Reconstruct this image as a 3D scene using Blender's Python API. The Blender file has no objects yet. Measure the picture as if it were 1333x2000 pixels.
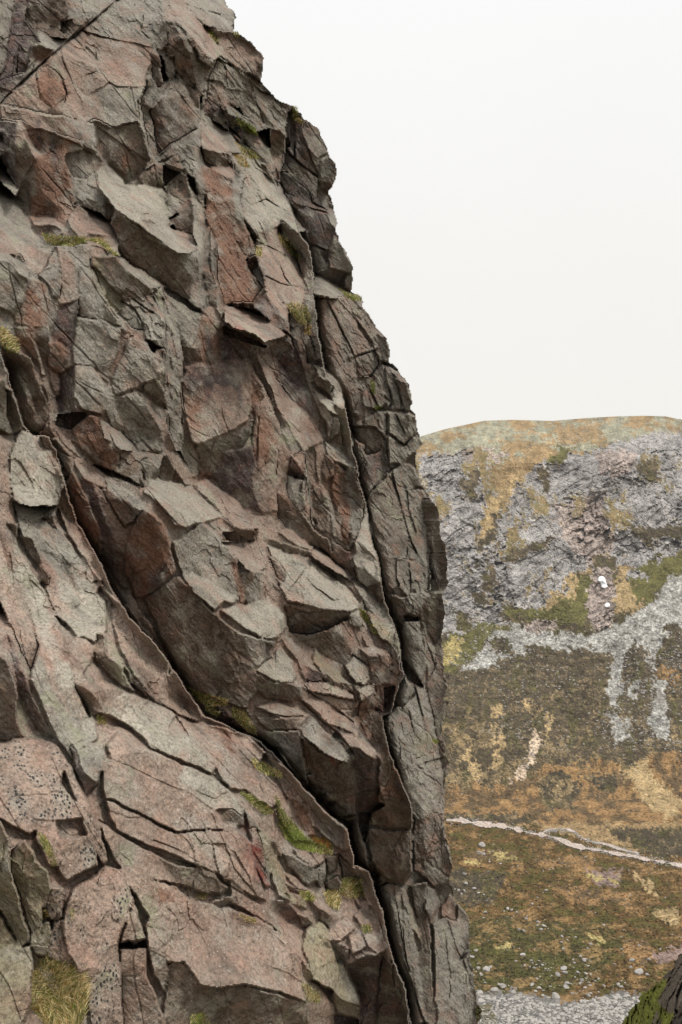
import bpy, math, random
import numpy as np
from mathutils import Vector, Matrix

scene = bpy.context.scene
R = math.radians
random.seed(7); RNG = np.random.default_rng(7)

# --- camera ---------------------------------------------------------------
cam_data = bpy.data.cameras.new('camera'); cam = bpy.data.objects.new('camera', cam_data)
scene.collection.objects.link(cam); scene.camera = cam
cam.location = (0, 0, 0); cam.rotation_euler = (R(90), 0, 0)
cam_data.sensor_fit = 'VERTICAL'; cam_data.sensor_height = 36.0; cam_data.lens = 36.0 * 1962.0 / 2000.0
cam_data.clip_start = 0.1; cam_data.clip_end = 30000.0
scene.render.resolution_x, scene.render.resolution_y = 682, 1024

# --- overcast sky -----------------------------------------------------------
SUN_ELEV, SUN_ROT = R(56), R(118)          # soft sun behind cloud, from the right and a little behind the camera
world = bpy.data.worlds.new('World'); scene.world = world; world.use_nodes = True
nt = world.node_tree; nt.nodes.clear()
out = nt.nodes.new('ShaderNodeOutputWorld'); bg = nt.nodes.new('ShaderNodeBackground')
sky = nt.nodes.new('ShaderNodeTexSky'); sky.sky_type = 'NISHITA'; sky.sun_disc = False
sky.sun_elevation = SUN_ELEV; sky.sun_rotation = SUN_ROT; sky.altitude = 700; sky.dust_density = 3
geo = nt.nodes.new('ShaderNodeTexCoord'); sep = nt.nodes.new('ShaderNodeSeparateXYZ')
nt.links.new(geo.outputs['Generated'], sep.inputs[0])
ramp = nt.nodes.new('ShaderNodeValToRGB')
ramp.color_ramp.elements[0].position = 0.0; ramp.color_ramp.elements[0].color = (.885, .858, .80, 1)
ramp.color_ramp.elements[1].position = 1.0; ramp.color_ramp.elements[1].color = (2.3, 2.32, 2.34, 1)
e = ramp.color_ramp.elements.new(.22); e.color = (.905, .888, .85, 1)
e = ramp.color_ramp.elements.new(.5); e.color = (.955, .955, .95, 1)
nt.links.new(sep.outputs['Z'], ramp.inputs[0])
noi = nt.nodes.new('ShaderNodeTexNoise'); noi.inputs['Scale'].default_value = 1.6; noi.inputs['Detail'].default_value = 4
nt.links.new(geo.outputs['Generated'], noi.inputs['Vector'])
mr = nt.nodes.new('ShaderNodeMapRange'); mr.inputs['To Min'].default_value = 9.6; mr.inputs['To Max'].default_value = 10.5
nt.links.new(noi.outputs['Fac'], mr.inputs['Value'])
mul = nt.nodes.new('ShaderNodeVectorMath'); mul.operation = 'SCALE'
nt.links.new(ramp.outputs[0], mul.inputs[0]); nt.links.new(mr.outputs[0], mul.inputs['Scale'])
mix = nt.nodes.new('ShaderNodeMix'); mix.data_type = 'RGBA'; mix.inputs['Factor'].default_value = .93     # cloud deck over the clear sky
nt.links.new(sky.outputs[0], mix.inputs['A']); nt.links.new(mul.outputs[0], mix.inputs['B'])
nt.links.new(mix.outputs['Result'], bg.inputs['Color']); bg.inputs['Strength'].default_value = 0.061
nt.links.new(bg.outputs[0], out.inputs['Surface'])

# --- the sun through cloud ----------------------------------------------------
sun_data = bpy.data.lights.new('sun', 'SUN'); sun = bpy.data.objects.new('sun', sun_data); scene.collection.objects.link(sun)
sun_data.energy = 1.5; sun_data.angle = R(11); sun_data.color = (1, .96, .89)
sdir = Vector((math.cos(SUN_ELEV) * math.sin(SUN_ROT), math.cos(SUN_ELEV) * math.cos(SUN_ROT), math.sin(SUN_ELEV)))
sun.rotation_euler = sdir.to_track_quat('Z', 'Y').to_euler()

vs = scene.view_settings
vs.view_transform = 'Standard'; vs.look = 'None'; vs.gamma = 1; vs.use_curve_mapping = False; vs.exposure = 0.79
scene.cycles.use_denoising = True
scene.cycles.max_bounces = 6; scene.cycles.diffuse_bounces = 3; scene.cycles.volume_bounces = 1

# --- object helpers -------------------------------------------------------------
COL = scene.collection
def mesh_from(name, V, F, cols=None, mat=None, smooth=False):
    """V (n,3), F list/array of quads or (quads, tris)"""
    me = bpy.data.meshes.new(name)
    V = np.asarray(V, np.float32)
    groups = F if isinstance(F, tuple) else (F,)
    groups = [np.asarray(g, np.int32) for g in groups if len(g)]
    idx = np.concatenate([g.ravel() for g in groups]); tot = np.concatenate([np.full(len(g), g.shape[1], np.int32) for g in groups])
    st = np.concatenate([[0], np.cumsum(tot)[:-1]]).astype(np.int32)
    me.vertices.add(len(V)); me.vertices.foreach_set('co', V.ravel())
    me.loops.add(len(idx)); me.loops.foreach_set('vertex_index', idx)
    me.polygons.add(len(tot)); me.polygons.foreach_set('loop_start', st); me.polygons.foreach_set('loop_total', tot)
    me.polygons.foreach_set('use_smooth', np.full(len(tot), smooth, bool))
    me.update(calc_edges=True)
    if cols is not None:
        ca = me.color_attributes.new('tint', 'FLOAT_COLOR', 'POINT'); ca.data.foreach_set('color', np.asarray(cols, np.float32).ravel())
    if mat: me.materials.append(mat)
    return me
def link(name, me, parent=None):
    o = bpy.data.objects.new(name, me); COL.objects.link(o)
    if parent:
        o.parent = parent; o.matrix_parent_inverse = Matrix.Translation(-parent.location)
    return o
def tag(o, label=None, cat=None, group=None, kind=None):
    if label: o['label'] = label
    if cat: o['category'] = cat
    if group: o['group'] = group
    if kind: o['kind'] = kind
    return o
def empty(name, loc):
    o = bpy.data.objects.new(name, None); o.location = loc; o.empty_display_size = .3; COL.objects.link(o); return o

# --- material helpers -------------------------------------------------------------
class Nodes:
    def __init__(self, name):
        self.m = bpy.data.materials.new(name); self.m.use_nodes = True; self.t = self.m.node_tree
        self.bsdf = self.t.nodes['Principled BSDF']; self.pos = self.new('ShaderNodeNewGeometry').outputs['Position']
    def new(self, k): return self.t.nodes.new(k)
    def put(self, sock, v):
        if hasattr(v, 'default_value') and hasattr(v, 'links'): self.t.links.new(v, sock)
        else: sock.default_value = v
    def noise(self, scale, detail=4, rough=.55, vec=None, kind='Fac'):
        n = self.new('ShaderNodeTexNoise'); n.inputs['Scale'].default_value = scale; n.inputs['Detail'].default_value = detail; n.inputs['Roughness'].default_value = rough
        self.t.links.new(vec or self.pos, n.inputs['Vector']); return n.outputs[kind]
    def voro(self, scale, feature='F1', vec=None, outp='Distance', rnd=1):
        n = self.new('ShaderNodeTexVoronoi'); n.feature = feature; n.inputs['Scale'].default_value = scale; n.inputs['Randomness'].default_value = rnd
        self.t.links.new(vec or self.pos, n.inputs['Vector']); return n.outputs[outp]
    def map(self, v, a, b, c=0, d=1):
        n = self.new('ShaderNodeMapRange'); self.put(n.inputs['Value'], v)
        for k, x in zip(('From Min', 'From Max', 'To Min', 'To Max'), (a, b, c, d)): self.put(n.inputs[k], x)
        return n.outputs[0]
    def math(self, op, a, b=0.0):
        n = self.new('ShaderNodeMath'); n.operation = op; self.put(n.inputs[0], a); self.put(n.inputs[1], b); return n.outputs[0]
    def mix(self, f, a, b, mode='MIX'):
        n = self.new('ShaderNodeMix'); n.data_type = 'RGBA'; n.blend_type = mode
        self.put(n.inputs['Factor'], f)
        self.put(n.inputs['A'], a if not isinstance(a, tuple) else (*a, 1)[:4]); self.put(n.inputs['B'], b if not isinstance(b, tuple) else (*b, 1)[:4])
        return n.outputs['Result']
    def scale(self, vec, s):
        n = self.new('ShaderNodeVectorMath'); n.operation = 'MULTIPLY'; self.t.links.new(vec, n.inputs[0]); n.inputs[1].default_value = s; return n.outputs[0]
    def along(self, deg, sc):
        n = self.new('ShaderNodeVectorRotate'); n.rotation_type = 'Y_AXIS'; n.inputs['Angle'].default_value = R(deg); self.t.links.new(self.pos, n.inputs['Vector']); return self.scale(n.outputs[0], sc)
    def gain(self, col, f):
        n = self.new('ShaderNodeVectorMath'); n.operation = 'SCALE'; self.t.links.new(col, n.inputs[0]); self.put(n.inputs['Scale'], f); return n.outputs[0]
    def attr(self, name):
        n = self.new('ShaderNodeAttribute'); n.attribute_name = name; return n
    def bump(self, h, dist, strength=1.0, normal=None):
        n = self.new('ShaderNodeBump'); n.inputs['Distance'].default_value = dist; n.inputs['Strength'].default_value = strength; self.put(n.inputs['Height'], h)
        if normal is not None: self.t.links.new(normal, n.inputs['Normal'])
        return n.outputs[0]
    def done(self, col, rough=.88, normal=None, spec=.25):
        self.put(self.bsdf.inputs['Base Color'], (*col, 1) if isinstance(col, tuple) else col); self.put(self.bsdf.inputs['Roughness'], rough); self.bsdf.inputs['Specular IOR Level'].default_value = spec
        if normal is not None: self.t.links.new(normal, self.bsdf.inputs['Normal'])
        return self.m

def rock_material():
    n = Nodes('granite'); at = n.attr('tint'); c = at.outputs['Color']; spk = at.outputs['Alpha']
    jv = n.along(-50, (.35, .6, 1.7))
    # broad weathering: grey lichen bloom, pink feldspar, seepage streaks
    big = n.noise(.5, 3, .6); mid = n.noise(2.1, 5, .65); streak = n.noise(2.4, 4, .65, jv); g1 = n.noise(20, 4, .72)
    c = n.gain(c, n.map(big, .3, .7, .82, 1.2))
    c = n.gain(c, n.map(streak, .3, .72, .78, 1.2))
    c = n.mix(n.map(mid, .5, .62, 0, .55), c, (.265, .245, .205))
    c = n.mix(n.map(mid, .46, .34, 0, .6), c, n.mix(.55, c, (.29, .15, .105)))
    drip = n.noise(1.1, 3, .6, n.scale(n.pos, (1.6, 1.6, .16)))
    c = n.mix(n.map(drip, .57, .70, 0, .7), c, n.gain(c, .42))
    # granite grain
    c = n.gain(c, n.map(g1, .3, .7, .48, 1.52))
    pale = n.voro(17); c = n.mix(n.map(pale, .10, .17, .65, 0), c, (.45, .42, .36))
    # yellow green map lichen, black crust lichen
    lic = n.math('MULTIPLY', n.map(mid, .56, .62), n.map(big, .5, .6))
    c = n.mix(n.math('MULTIPLY', lic, .4), c, (.22, .22, .12))
    blk = n.math('MULTIPLY', n.map(n.voro(24, vec=n.scale(n.pos, (1, 1, .8))), .42, .30), n.map(mid, .44, .56))
    c = n.mix(n.math('MULTIPLY', blk, n.math('MULTIPLY', spk, .92)), c, (.018, .017, .018))
    blk2 = n.math('MULTIPLY', n.map(g1, .60, .68), n.map(drip, .47, .56))
    c = n.mix(n.math('MULTIPLY', blk2, .75), c, (.03, .027, .026))
    h = n.math('ADD', n.math('MULTIPLY', n.noise(7, 5, .7), .07), n.math('MULTIPLY', n.noise(2.4, 3, .65, jv), .10))
    return n.done(c, .86, n.bump(h, 1.25, 1.0))
ROCK_MAT = rock_material()
# ---------------------------------------------------------------------------
# CLIFF SURVEY: every rock facet traced as an outline (reference pixels) with
# the way it faces, its rock colour (the dark ones hold some shade) and how far it stands proud / recessed.
# facing: S slab up-right, s gentle slab, T ledge top, W right wall, R front right,
#         F front, L front left, D front leaning over, U underside, V right underside, K deep recess
# colour: g grey lichen, p pink, b brown, r rust, d dark purple and painted shade of recesses, t yellow grey, m red vein, w pale
# '*' after the colour = black lichen speckle
# ---------------------------------------------------------------------------
TRACE = """
R g 0; -300,-300 460,-300 460,70 300,600 0,700 -300,700
R p 0; 0,700 300,600 620,600 760,1300 600,1500 370,1340 0,900
F b 0; 560,200 700,200 900,900 930,2100 740,2100 740,1400 600,700
S p 0; -300,700 0,700 130,950 370,1350 700,1650 800,2000 860,2300 -300,2300
W g 0; -60,-100 26,-100 28,0 30,30 24,55 18,80 10,130 0,150 -60,150
F d -.3; 28,0 55,0 50,40 70,70 80,85 60,90 40,85 30,110 20,150 0,160 0,150 12,125 22,60
L b 0; 50,-40 105,-40 105,0 118,25 120,40 115,60 130,72 125,75 85,68 70,65 55,40
S g 0; 75,68 128,75 105,100 88,92 80,85
F b 0; 40,90 60,87 58,120 50,140 30,140 35,105
U r -.3; 62,95 80,92 105,100 85,120 72,118
F b 0; 105,-30 130,-30 130,0 135,30 120,38 113,20
R g 0; 130,-30 240,-30 225,0 180,32 140,35 133,20
F b 0; 120,40 180,33 150,62 130,72 115,60
F d -.2; 0,160 20,150 50,140 72,118 60,145 20,180 0,200
R p .3; 230,0 260,-60 345,-60 345,0 330,60 297,90 290,150 275,200 270,235 225,250 190,235 170,240 120,225 60,215 0,205 70,140 160,58
R g .3; 230,0 300,-40 345,0 330,60 297,90 180,65 165,58
F g .3; 185,180 215,165 285,170 270,200 270,232 225,247 215,240
R r .3; 72,140 95,128 125,155 130,190 100,215 78,190
R p .2; 0,230 0,208 60,217 120,227 165,238 188,245 187,300 160,275 100,255 50,240
R g .2; 120,228 165,238 188,245 187,300 160,275 150,250
U b -.6; 188,240 222,247 268,237 290,310 283,320 280,345 245,362 200,310 190,290
U b -.3; 160,278 187,300 200,315 195,345 178,338
W g .2; 270,190 275,215 290,290 302,310 300,322 285,290 270,240
L d 0; 0,237 30,240 55,290 50,320 35,370 25,360 0,310
F b .1; 32,245 50,275 70,312 55,335 50,345 36,370 33,330 30,290
S p .2; 33,238 42,240 80,302 70,312 50,275
D r .2; 42,240 90,250 160,280 165,300 130,330 140,360 150,400 130,440 80,450 60,420 55,360 60,340 80,300
R g 0; 130,300 165,290 180,340 165,350 140,345 128,320
S g .2; -60,250 0,300 10,320 35,372 28,382 0,350 -60,320
S g .4; -80,350 0,360 45,408 60,440 75,460 85,480 60,500 20,460 0,450 -80,440
S p .4; -80,440 0,450 20,460 60,480 105,490 115,520 112,540 75,540 55,530 40,500 0,494 -80,490
F g .4; 105,490 115,520 118,570 115,585 105,580 98,560 75,540 90,520
F g .5; 0,495 30,505 60,545 58,560 45,590 25,612 0,605 -60,600 -60,495
S g .5; -60,490 0,494 20,497 50,520 58,545 40,535 15,510 -60,500
F r .2; 25,610 45,590 60,545 90,555 97,580 97,640 60,640 30,632
R p .3; 110,480 125,482 145,510 155,560 155,585 120,600 115,590 120,540
F d -.1; 118,600 155,583 150,618 140,680 122,692 100,660 105,640
F g .5; 160,517 175,530 200,570 245,640 225,635 200,625 150,620 155,570 152,540
W g .5; 200,575 215,590 250,648 240,650 225,625 205,585
R g .1; 105,480 140,480 165,475 190,470 205,480 210,500 180,500 175,528 160,515 140,495
U b .3; 180,500 225,500 250,530 298,562 292,575 245,590 215,560 190,530 178,520
S g .4; 225,500 240,508 300,550 318,558 298,564 250,530
R t -.2; 178,520 190,530 215,560 245,590 235,620 215,600 200,570
S w .6; 185,335 205,320 245,362 260,365 320,360 330,400 330,430 345,450 380,470 388,480 370,495 345,495 315,470 300,460 265,435 225,410 195,370
D b .3; 225,410 300,462 350,497 360,520 375,540 370,590 330,565 290,535 260,520 235,500 230,470 215,440
F g .4; 350,497 372,495 400,480 395,560 405,575 400,612 370,590 375,540 360,520
S p .3; 130,430 160,400 190,415 215,435 230,470 235,500 200,480 160,470
F g .2; 145,400 160,375 200,400 215,435 190,415 160,405
S p .3; 58,425 100,422 125,440 125,455 80,452
U d 0; 66,440 105,436 122,448 112,458 75,456
F p .1; 175,455 212,458 214,470 160,468
R g .2; 245,590 275,580 300,575 318,560 325,590 340,640 330,640 300,690 285,650 255,640 235,620
S g .2; 300,590 315,585 335,640 350,690 340,700 325,650
F g .1; 320,570 345,580 375,600 392,612 388,650 375,678 360,682 350,660 335,620
K d 0; 318,560 345,572 392,605 396,613 370,602 335,580
S g .4; 350,-60 420,-60 440,0 445,12 457,20 462,35 458,50 456,65 440,62 410,55 395,45 375,25 365,10
U b .2; 404,50 440,62 457,64 440,73 430,74 412,70
R p .1; 425,72 460,65 490,80 516,110 515,140 510,158 500,150 470,140 430,110 425,90
U b 0; 495,115 516,130 512,145 498,125
S p .1; 300,-60 350,-60 365,10 375,25 415,65 425,85 430,110 420,118 405,110 385,80 365,60 345,40 325,40
L b .3; 305,70 328,48 325,90 312,100 303,85
D b .3; 328,48 345,50 365,90 375,110 385,150 380,175 345,160 335,130 325,95 330,60
W g .4; 340,50 360,65 385,110 400,140 398,190 393,190 383,170 380,130 370,105 355,70
R p .2; 385,80 405,110 418,120 412,130 395,120 378,90
R g .3; 313,115 340,110 345,135 342,150 330,155 320,140
D b .2; 290,100 312,110 322,160 310,175 300,150
K d 0; 311,108 318,118 331,157 322,160
F g .2; 290,150 300,150 310,178 293,215 280,205
D b .6; 348,150 358,170 372,190 390,230 385,250 308,300 303,270 293,215 310,195 330,160
S g .7; 348,150 335,160 293,213 300,212 335,174
F b .7; 332,173 358,170 362,188 320,195
S g .7; 350,152 360,160 380,207 372,202 358,172
R g .6; 362,190 392,210 390,230 385,250 378,225
U b 0; 365,165 395,190 393,215 382,207 370,185
K d 0; 393,190 399,178 397,215 393,212
W w .2; 397,178 405,185 412,195 403,225 395,225
F g .5; 300,318 385,250 390,265 395,340 400,400 395,420 385,395 375,360 365,340 345,305
W g .5; 380,255 390,262 400,340 402,400 397,420 388,390 384,320
F b .5; 268,345 300,320 316,318 322,365 275,362
F b .5; 318,318 347,304 360,335 330,326
K d 0; 316,319 328,328 358,338 340,350 326,362 322,365
D b -.2; 325,368 340,355 358,342 362,350 375,420 378,455 345,450 330,440 332,420 325,400
F g .1; 326,372 356,402 350,418 330,425
K d 0; 331,424 350,416 349,420 331,428
K d 0; 331,440 340,437 346,450 338,449
W w .5; 360,338 365,355 390,395 400,420 402,440 396,520 392,545 385,490 378,455 375,410
K d 0; 362,338 380,350 386,388 372,365
S p .5; 330,440 345,450 378,455 385,480 370,490 345,460
F b .2; 402,440 413,445 412,480 405,510 418,540 420,600 408,590 402,560 398,520 400,470
W g .4; 413,445 422,470 418,505 425,560 440,612 435,625 424,605 420,560 412,500
F b .4; 396,405 405,410 421,440 420,448 410,445 402,425
R r .3; 395,322 415,330 430,340 450,355 458,380 460,410 475,430 490,460 500,495 480,505 490,530 515,560 495,590 460,590 440,597 425,560 425,520 422,470 405,430 403,390 398,350
S p .5; 393,235 405,250 425,265 453,298 430,300 395,290
U b .2; 395,290 430,300 453,300 450,320 430,328 400,322
S p .4; 412,328 448,322 458,342 455,352 432,342
R g .4; 450,345 475,350 470,390 478,420 475,442 462,430 458,390
S w .2; 453,300 480,300 520,320 545,360 570,410 555,425 540,445 500,455 478,425 472,385 478,350 458,335
S p .2; 500,455 540,445 555,470 580,500 600,560 590,600 570,610 540,575 515,545 498,495
S g .2; 395,225 420,232 450,258 480,300 455,298 425,265 405,250
R d .1; 395,215 408,190 430,205 445,240 450,258 420,235
R g .1; 405,158 425,112 470,140 510,160 540,185 575,205 572,215 560,290 530,300 528,250 500,260 470,230 450,200 440,168
R p .1; 405,158 440,168 450,200 440,215 430,205 405,190
S g .2; 440,205 468,210 475,225 468,232 445,222
U b -.3; 533,253 545,258 560,268 564,280 555,296 528,303 527,295
R p -.2; 528,303 552,298 550,330 548,360 535,345 530,330
R g .3; 475,262 500,260 528,300 540,335 528,345 505,325 490,300
F b 0; 510,320 535,345 540,365 520,350
F d 0; 560,222 580,214 592,222 600,240 595,270 590,320 575,340 548,330 552,300 565,285 567,250
R b .2; 590,225 620,248 632,268 645,300 625,310 605,290 592,260
F d .1; 548,335 575,340 605,330 622,350 618,385 600,390 570,385 548,365
F g .5; 628,312 648,308 660,324 656,350 650,360 624,354
U b .3; 624,354 650,360 643,376 627,369
D b .1; 605,290 625,312 624,352 605,335 592,300
R d .1; 548,365 570,388 605,390 640,378 651,392 652,410 625,410 600,405 578,415
F d .2; 578,415 600,405 630,415 648,440 656,455 645,490 625,488 608,485 595,455
S g .2; 635,403 652,405 660,432 658,452 645,435
F g .4; 608,482 626,490 638,512 640,528 612,531 604,500
U d .2; 626,490 647,488 641,512 638,514
F g .6; 650,458 664,470 676,486 693,525 688,534 640,527 645,495
U d .2; 614,532 640,526 674,536 672,562 640,545
F g .5; 672,534 688,534 690,558 684,570 674,566
S g .3; 540,400 568,412 598,450 585,455 555,432 545,420
F g .4; 552,432 580,452 598,450 608,490 606,520 590,500 570,480 548,462
S g .2; 612,535 640,546 675,568 690,580 660,584 615,575
R p .3; 615,578 660,584 680,600 700,640 735,690 740,705 700,695 695,740 700,780 690,800 668,770 640,725 628,660 618,610
R p .3; 660,584 690,580 710,595 740,640 735,665 720,660 690,620 672,600
S g .4; 686,566 706,578 713,591 708,601 690,585
F g .5; 722,662 740,650 756,658 763,680 761,708 742,705 728,685
R b .4; 692,697 735,683 741,708 726,735 702,736
F p .2; 668,770 690,800 705,770 718,790 712,830 690,832 670,820 655,785
F b .5; 705,770 722,760 740,732 752,745 756,790 735,800 712,792
F g .6; 740,730 746,712 768,740 782,760 785,800 758,798 752,750
F g .6; 768,738 795,748 806,782 801,800 785,800 782,762
S d .6; 745,709 765,715 798,746 782,745 760,728
F b .5; 690,832 735,802 738,832 755,846 757,862 735,836 712,832
F g .6; 736,802 757,802 756,848 740,832
F g .7; 758,802 800,804 810,845 790,870 760,848
F g .7; 757,850 790,872 808,850 822,870 790,905 758,905
V g .5; 800,806 812,812 820,845 828,868 814,880 806,850
D b .3; 700,832 735,836 756,862 757,900 757,925 720,970 705,940 692,890
R b .5; 692,856 712,870 716,898 702,912 690,900
R d .4; 716,890 748,882 757,920 722,968 708,935
S g .3; 664,820 688,838 692,858 690,900 700,940 688,925 676,870
R g .6; 757,925 790,900 812,915 824,948 800,960 775,950 765,935
R b .5; 718,975 757,928 775,950 790,1000 800,1050 795,1110 790,1135 760,1160 745,1110 730,1035
R g .5; 775,950 800,960 825,955 838,985 836,1060 838,1150 815,1160 800,1130 800,1050 790,1000
F b .5; 838,970 858,995 862,1040 850,1045 836,1030
K d 0; 828,1002 836,998 837,1032 829,1022
F b .6; 838,1035 862,1042 874,1070 877,1095 876,1140 860,1152 848,1120 842,1075
K d 0; 841,1072 846,1120 857,1152 842,1156 840,1100
D b .3; 846,1156 868,1158 872,1200 865,1240 850,1260 835,1240 832,1200
R g .5; 775,1092 802,1092 810,1150 795,1165 775,1130
D g .4; 765,1165 795,1165 808,1195 790,1210 780,1225 768,1205
F g .6; 795,1160 822,1155 838,1165 825,1185 818,1202 790,1198
D b .2; 748,1160 765,1165 770,1210 790,1215 788,1260 780,1270 772,1230
F g .5; 789,1212 818,1212 824,1250 836,1292 822,1336 800,1312 782,1282
K d 0; 789,1203 818,1205 818,1213 789,1213
R b .4; 818,1190 835,1240 850,1265 855,1300 838,1330 830,1260
F b .3; 850,1262 866,1245 868,1310 876,1340 868,1375 855,1340
K d 0; 781,1283 800,1300 831,1340 822,1344 797,1326 780,1303
S w .7; 700,1000 716,990 725,1030 736,1090 745,1140 730,1130 698,1108 690,1095 695,1060
F g .6; 692,1112 706,1104 742,1140 716,1152 699,1132
S g .5; 690,1132 716,1155 760,1200 775,1232 760,1235 735,1205 708,1175
F g .5; 705,1160 725,1185 735,1205 712,1192
S t .5; 718,1190 745,1215 775,1236 782,1272 778,1292 770,1270 742,1245 728,1222
R d .2; 540,660 560,650 580,690 592,735 612,790 625,825 600,800 570,765 545,735
S p .5; 500,690 540,740 575,785 620,832 633,860 615,880 590,885 560,845 540,810 522,760
R g .3; 545,800 565,835 590,880 575,892 555,880 548,840 535,800
D b .1; 484,695 500,690 522,745 545,800 556,835 550,842 530,790 505,735
F b .2; 565,610 590,600 600,640 592,690 575,690 565,650
R g .4; 600,500 612,540 622,640 630,700 618,705 606,660 598,600 594,545
F g .3; 590,640 606,660 618,705 615,720 598,705
F g .2; 598,705 615,712 612,755 640,800 625,820 605,780 592,735
S w .6; 615,710 640,720 655,735 668,760 676,800 655,790 640,765 648,752 622,735
F b .5; 615,742 624,735 648,755 640,766 622,756
S w .6; 612,757 650,783 664,800 662,815 645,800 625,780
F b .5; 608,762 645,800 655,825 645,862 638,858 636,825 616,800
F g .5; 650,812 666,820 664,850 642,860
R t .2; 655,790 676,800 682,850 690,875 672,870 664,830
S w .6; 636,860 665,878 690,912 684,916 655,900 640,885
F b .4; 637,885 655,902 654,930 636,946 630,915
D r .5; 655,905 675,920 682,1000 684,1070 690,1112 680,1090 655,1060 645,1000 650,950
F g .6; 675,915 692,912 704,955 712,985 700,1045 686,1072 682,1000
R p .1; 600,880 632,862 636,885 625,950 605,955 598,920
F b .2; 605,958 628,950 645,1000 640,1040 622,1035 610,1000
W g .4; 595,882 601,885 606,960 616,1030 609,1028 600,965
W g .4; 631,950 648,975 653,1000 656,1062 650,1050 646,1000
U d -.2; 573,893 592,925 592,940 560,926
F g .3; 560,928 592,942 598,985 585,1000 562,975
D b .2; 542,966 562,975 590,1000 615,1035 640,1052 650,1082 640,1086 590,1050 555,1032 540,1010
D b .3; 655,1062 684,1080 700,1130 688,1132 664,1100 645,1085
S p .5; 440,597 465,597 500,605 560,655 545,660 515,668 500,655 455,640 440,628
S d* .5; 497,598 520,575 545,600 560,640 566,652 540,640 515,615
S p .3; 515,545 540,575 565,605 562,650 545,605 520,575
K d 0; 434,635 455,643 522,676 515,680 470,664 438,658
D d -.1; 435,655 470,664 515,680 560,668 590,700 590,740 570,750 540,700 500,690 480,700 430,706
R r .1; 393,616 432,630 434,690 415,706 390,704 385,675
U b -.1; 358,682 386,682 394,706 360,713
R p .5; 360,716 400,713 440,711 490,722 500,742 497,792 490,802 482,828 440,850 385,868 375,860 358,800 355,750
U g .1; 384,870 440,846 492,820 488,850 475,872 430,886 390,897
F r .2; 490,720 506,742 516,772 502,790 500,830 490,800
R p .2; 502,790 516,775 532,802 550,850 575,890 560,930 540,962 538,1000 512,1003 490,960 498,900 490,850
R r .3; 490,850 500,820 530,830 545,860 530,900 505,920 498,900
D d .2; 412,930 440,885 490,873 500,900 490,950 510,1002 480,992 440,965
D r 0; 390,897 430,886 440,888 412,930 405,950 388,935
W g .3; 318,580 335,600 350,660 358,700 352,780 360,860 388,905 385,932 365,922 350,900 330,840 325,770 322,690
F g .5; 252,660 290,668 302,690 312,730 305,743 270,757 225,770 220,745
U b .1; 266,758 308,742 322,765 328,802 318,792 300,790 285,775
D g .4; 225,775 265,765 290,790 320,850 318,880 275,882 245,850 230,800
S g .5; 268,762 288,775 318,800 322,850 315,840 295,800
K d 0; 284,663 318,672 329,687 306,681 303,694 295,680
R g .5; 278,620 300,615 318,650 326,685 284,662
F g .4; 150,622 200,625 235,640 232,680 225,700 212,745 190,720 145,710 140,680 148,640
S g .5; 200,625 236,640 232,668 215,660
F b .3; 188,718 222,705 212,745 195,735
F w .6; 148,715 175,713 195,735 205,750 210,790 200,812 175,805 160,800 142,775
R g .4; 205,755 220,752 245,845 215,828 205,800
L d -.3; 115,730 146,715 142,775 150,805 115,806 110,780
K d 0; 113,808 165,803 172,810 140,841 110,828
D r .4; 172,812 195,815 210,840 215,870 232,882 232,925 190,905 150,870 138,860 150,840 160,825
S g .5; 195,818 208,825 219,866 205,858
S g .5; 210,828 236,840 262,866 262,881 235,880 222,860
F b .4; 233,882 262,882 275,915 283,950 278,955 250,945 232,925
K d 0; 180,905 210,913 272,946 275,953 240,938 205,924
D g .3; 262,882 315,884 322,895 300,935 285,940 275,915
D b .4; 318,895 330,880 345,905 332,955 318,950 305,930
S p .5; 325,885 352,880 372,930 378,948 362,948 345,920
D b .2; 10,680 45,690 60,700 80,760 97,800 98,812 85,840 70,850 50,840 30,780 12,720
F b .3; 12,720 40,735 60,800 72,815 62,842 48,838 30,790
W p .3; 40,732 52,745 73,812 65,805 55,785
W p .3; 80,735 95,750 108,800 106,852 98,842 97,800
D r .2; 30,640 65,640 80,700 85,730 70,710 50,680 35,670
W g .3; 62,650 75,680 90,732 83,732
F r .4; 95,672 110,665 136,685 130,700 118,728 95,715
R p .2; 93,718 115,730 115,772 108,782
F b .1; 65,640 97,640 98,670 90,690 75,680
W g 1; -60,640 0,672 10,700 15,750 35,790 45,830 20,850 0,840 -60,830
F g 1; 12,760 22,765 42,815 45,830 25,848 15,820
s w .8; 20,880 40,840 60,850 75,880 105,880 125,920 122,950 118,970 112,985 60,990 25,980 18,930
s g .8; 25,980 60,990 112,985 105,1010 85,1010 60,1020 45,1045 38,1030
s g .7; 45,1045 60,1020 105,1015 120,1040 150,1080 200,1130 190,1160 150,1150 110,1120 75,1090
s w .7; 75,1090 110,1120 150,1150 190,1160 205,1175 210,1230 190,1255 150,1240 110,1200 85,1140
W p .6; -80,850 0,850 18,880 18,930 25,990 35,1060 45,1100 20,1120 0,1050 -80,1000
s w .6; 35,1060 60,1110 85,1150 110,1200 130,1270 160,1350 180,1400 150,1400 115,1330 80,1260 50,1180 20,1120
W p .6; -80,1000 0,1050 20,1120 50,1180 80,1260 60,1310 25,1230 0,1180 -80,1100
s g .6; 80,1260 115,1330 150,1400 180,1400 195,1440 140,1482 110,1440 60,1330 62,1300
s p .5; 130,1265 150,1240 190,1258 180,1290 165,1320 145,1330
s p .4; 145,1330 165,1320 190,1350 200,1380 190,1395 172,1400
U b .3; 14,1020 36,1025 35,1050 31,1066 25,1045
D b .4; 40,1045 65,1055 80,1095 78,1112 60,1090
D b .4; 85,1110 98,1125 95,1140 75,1140
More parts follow.
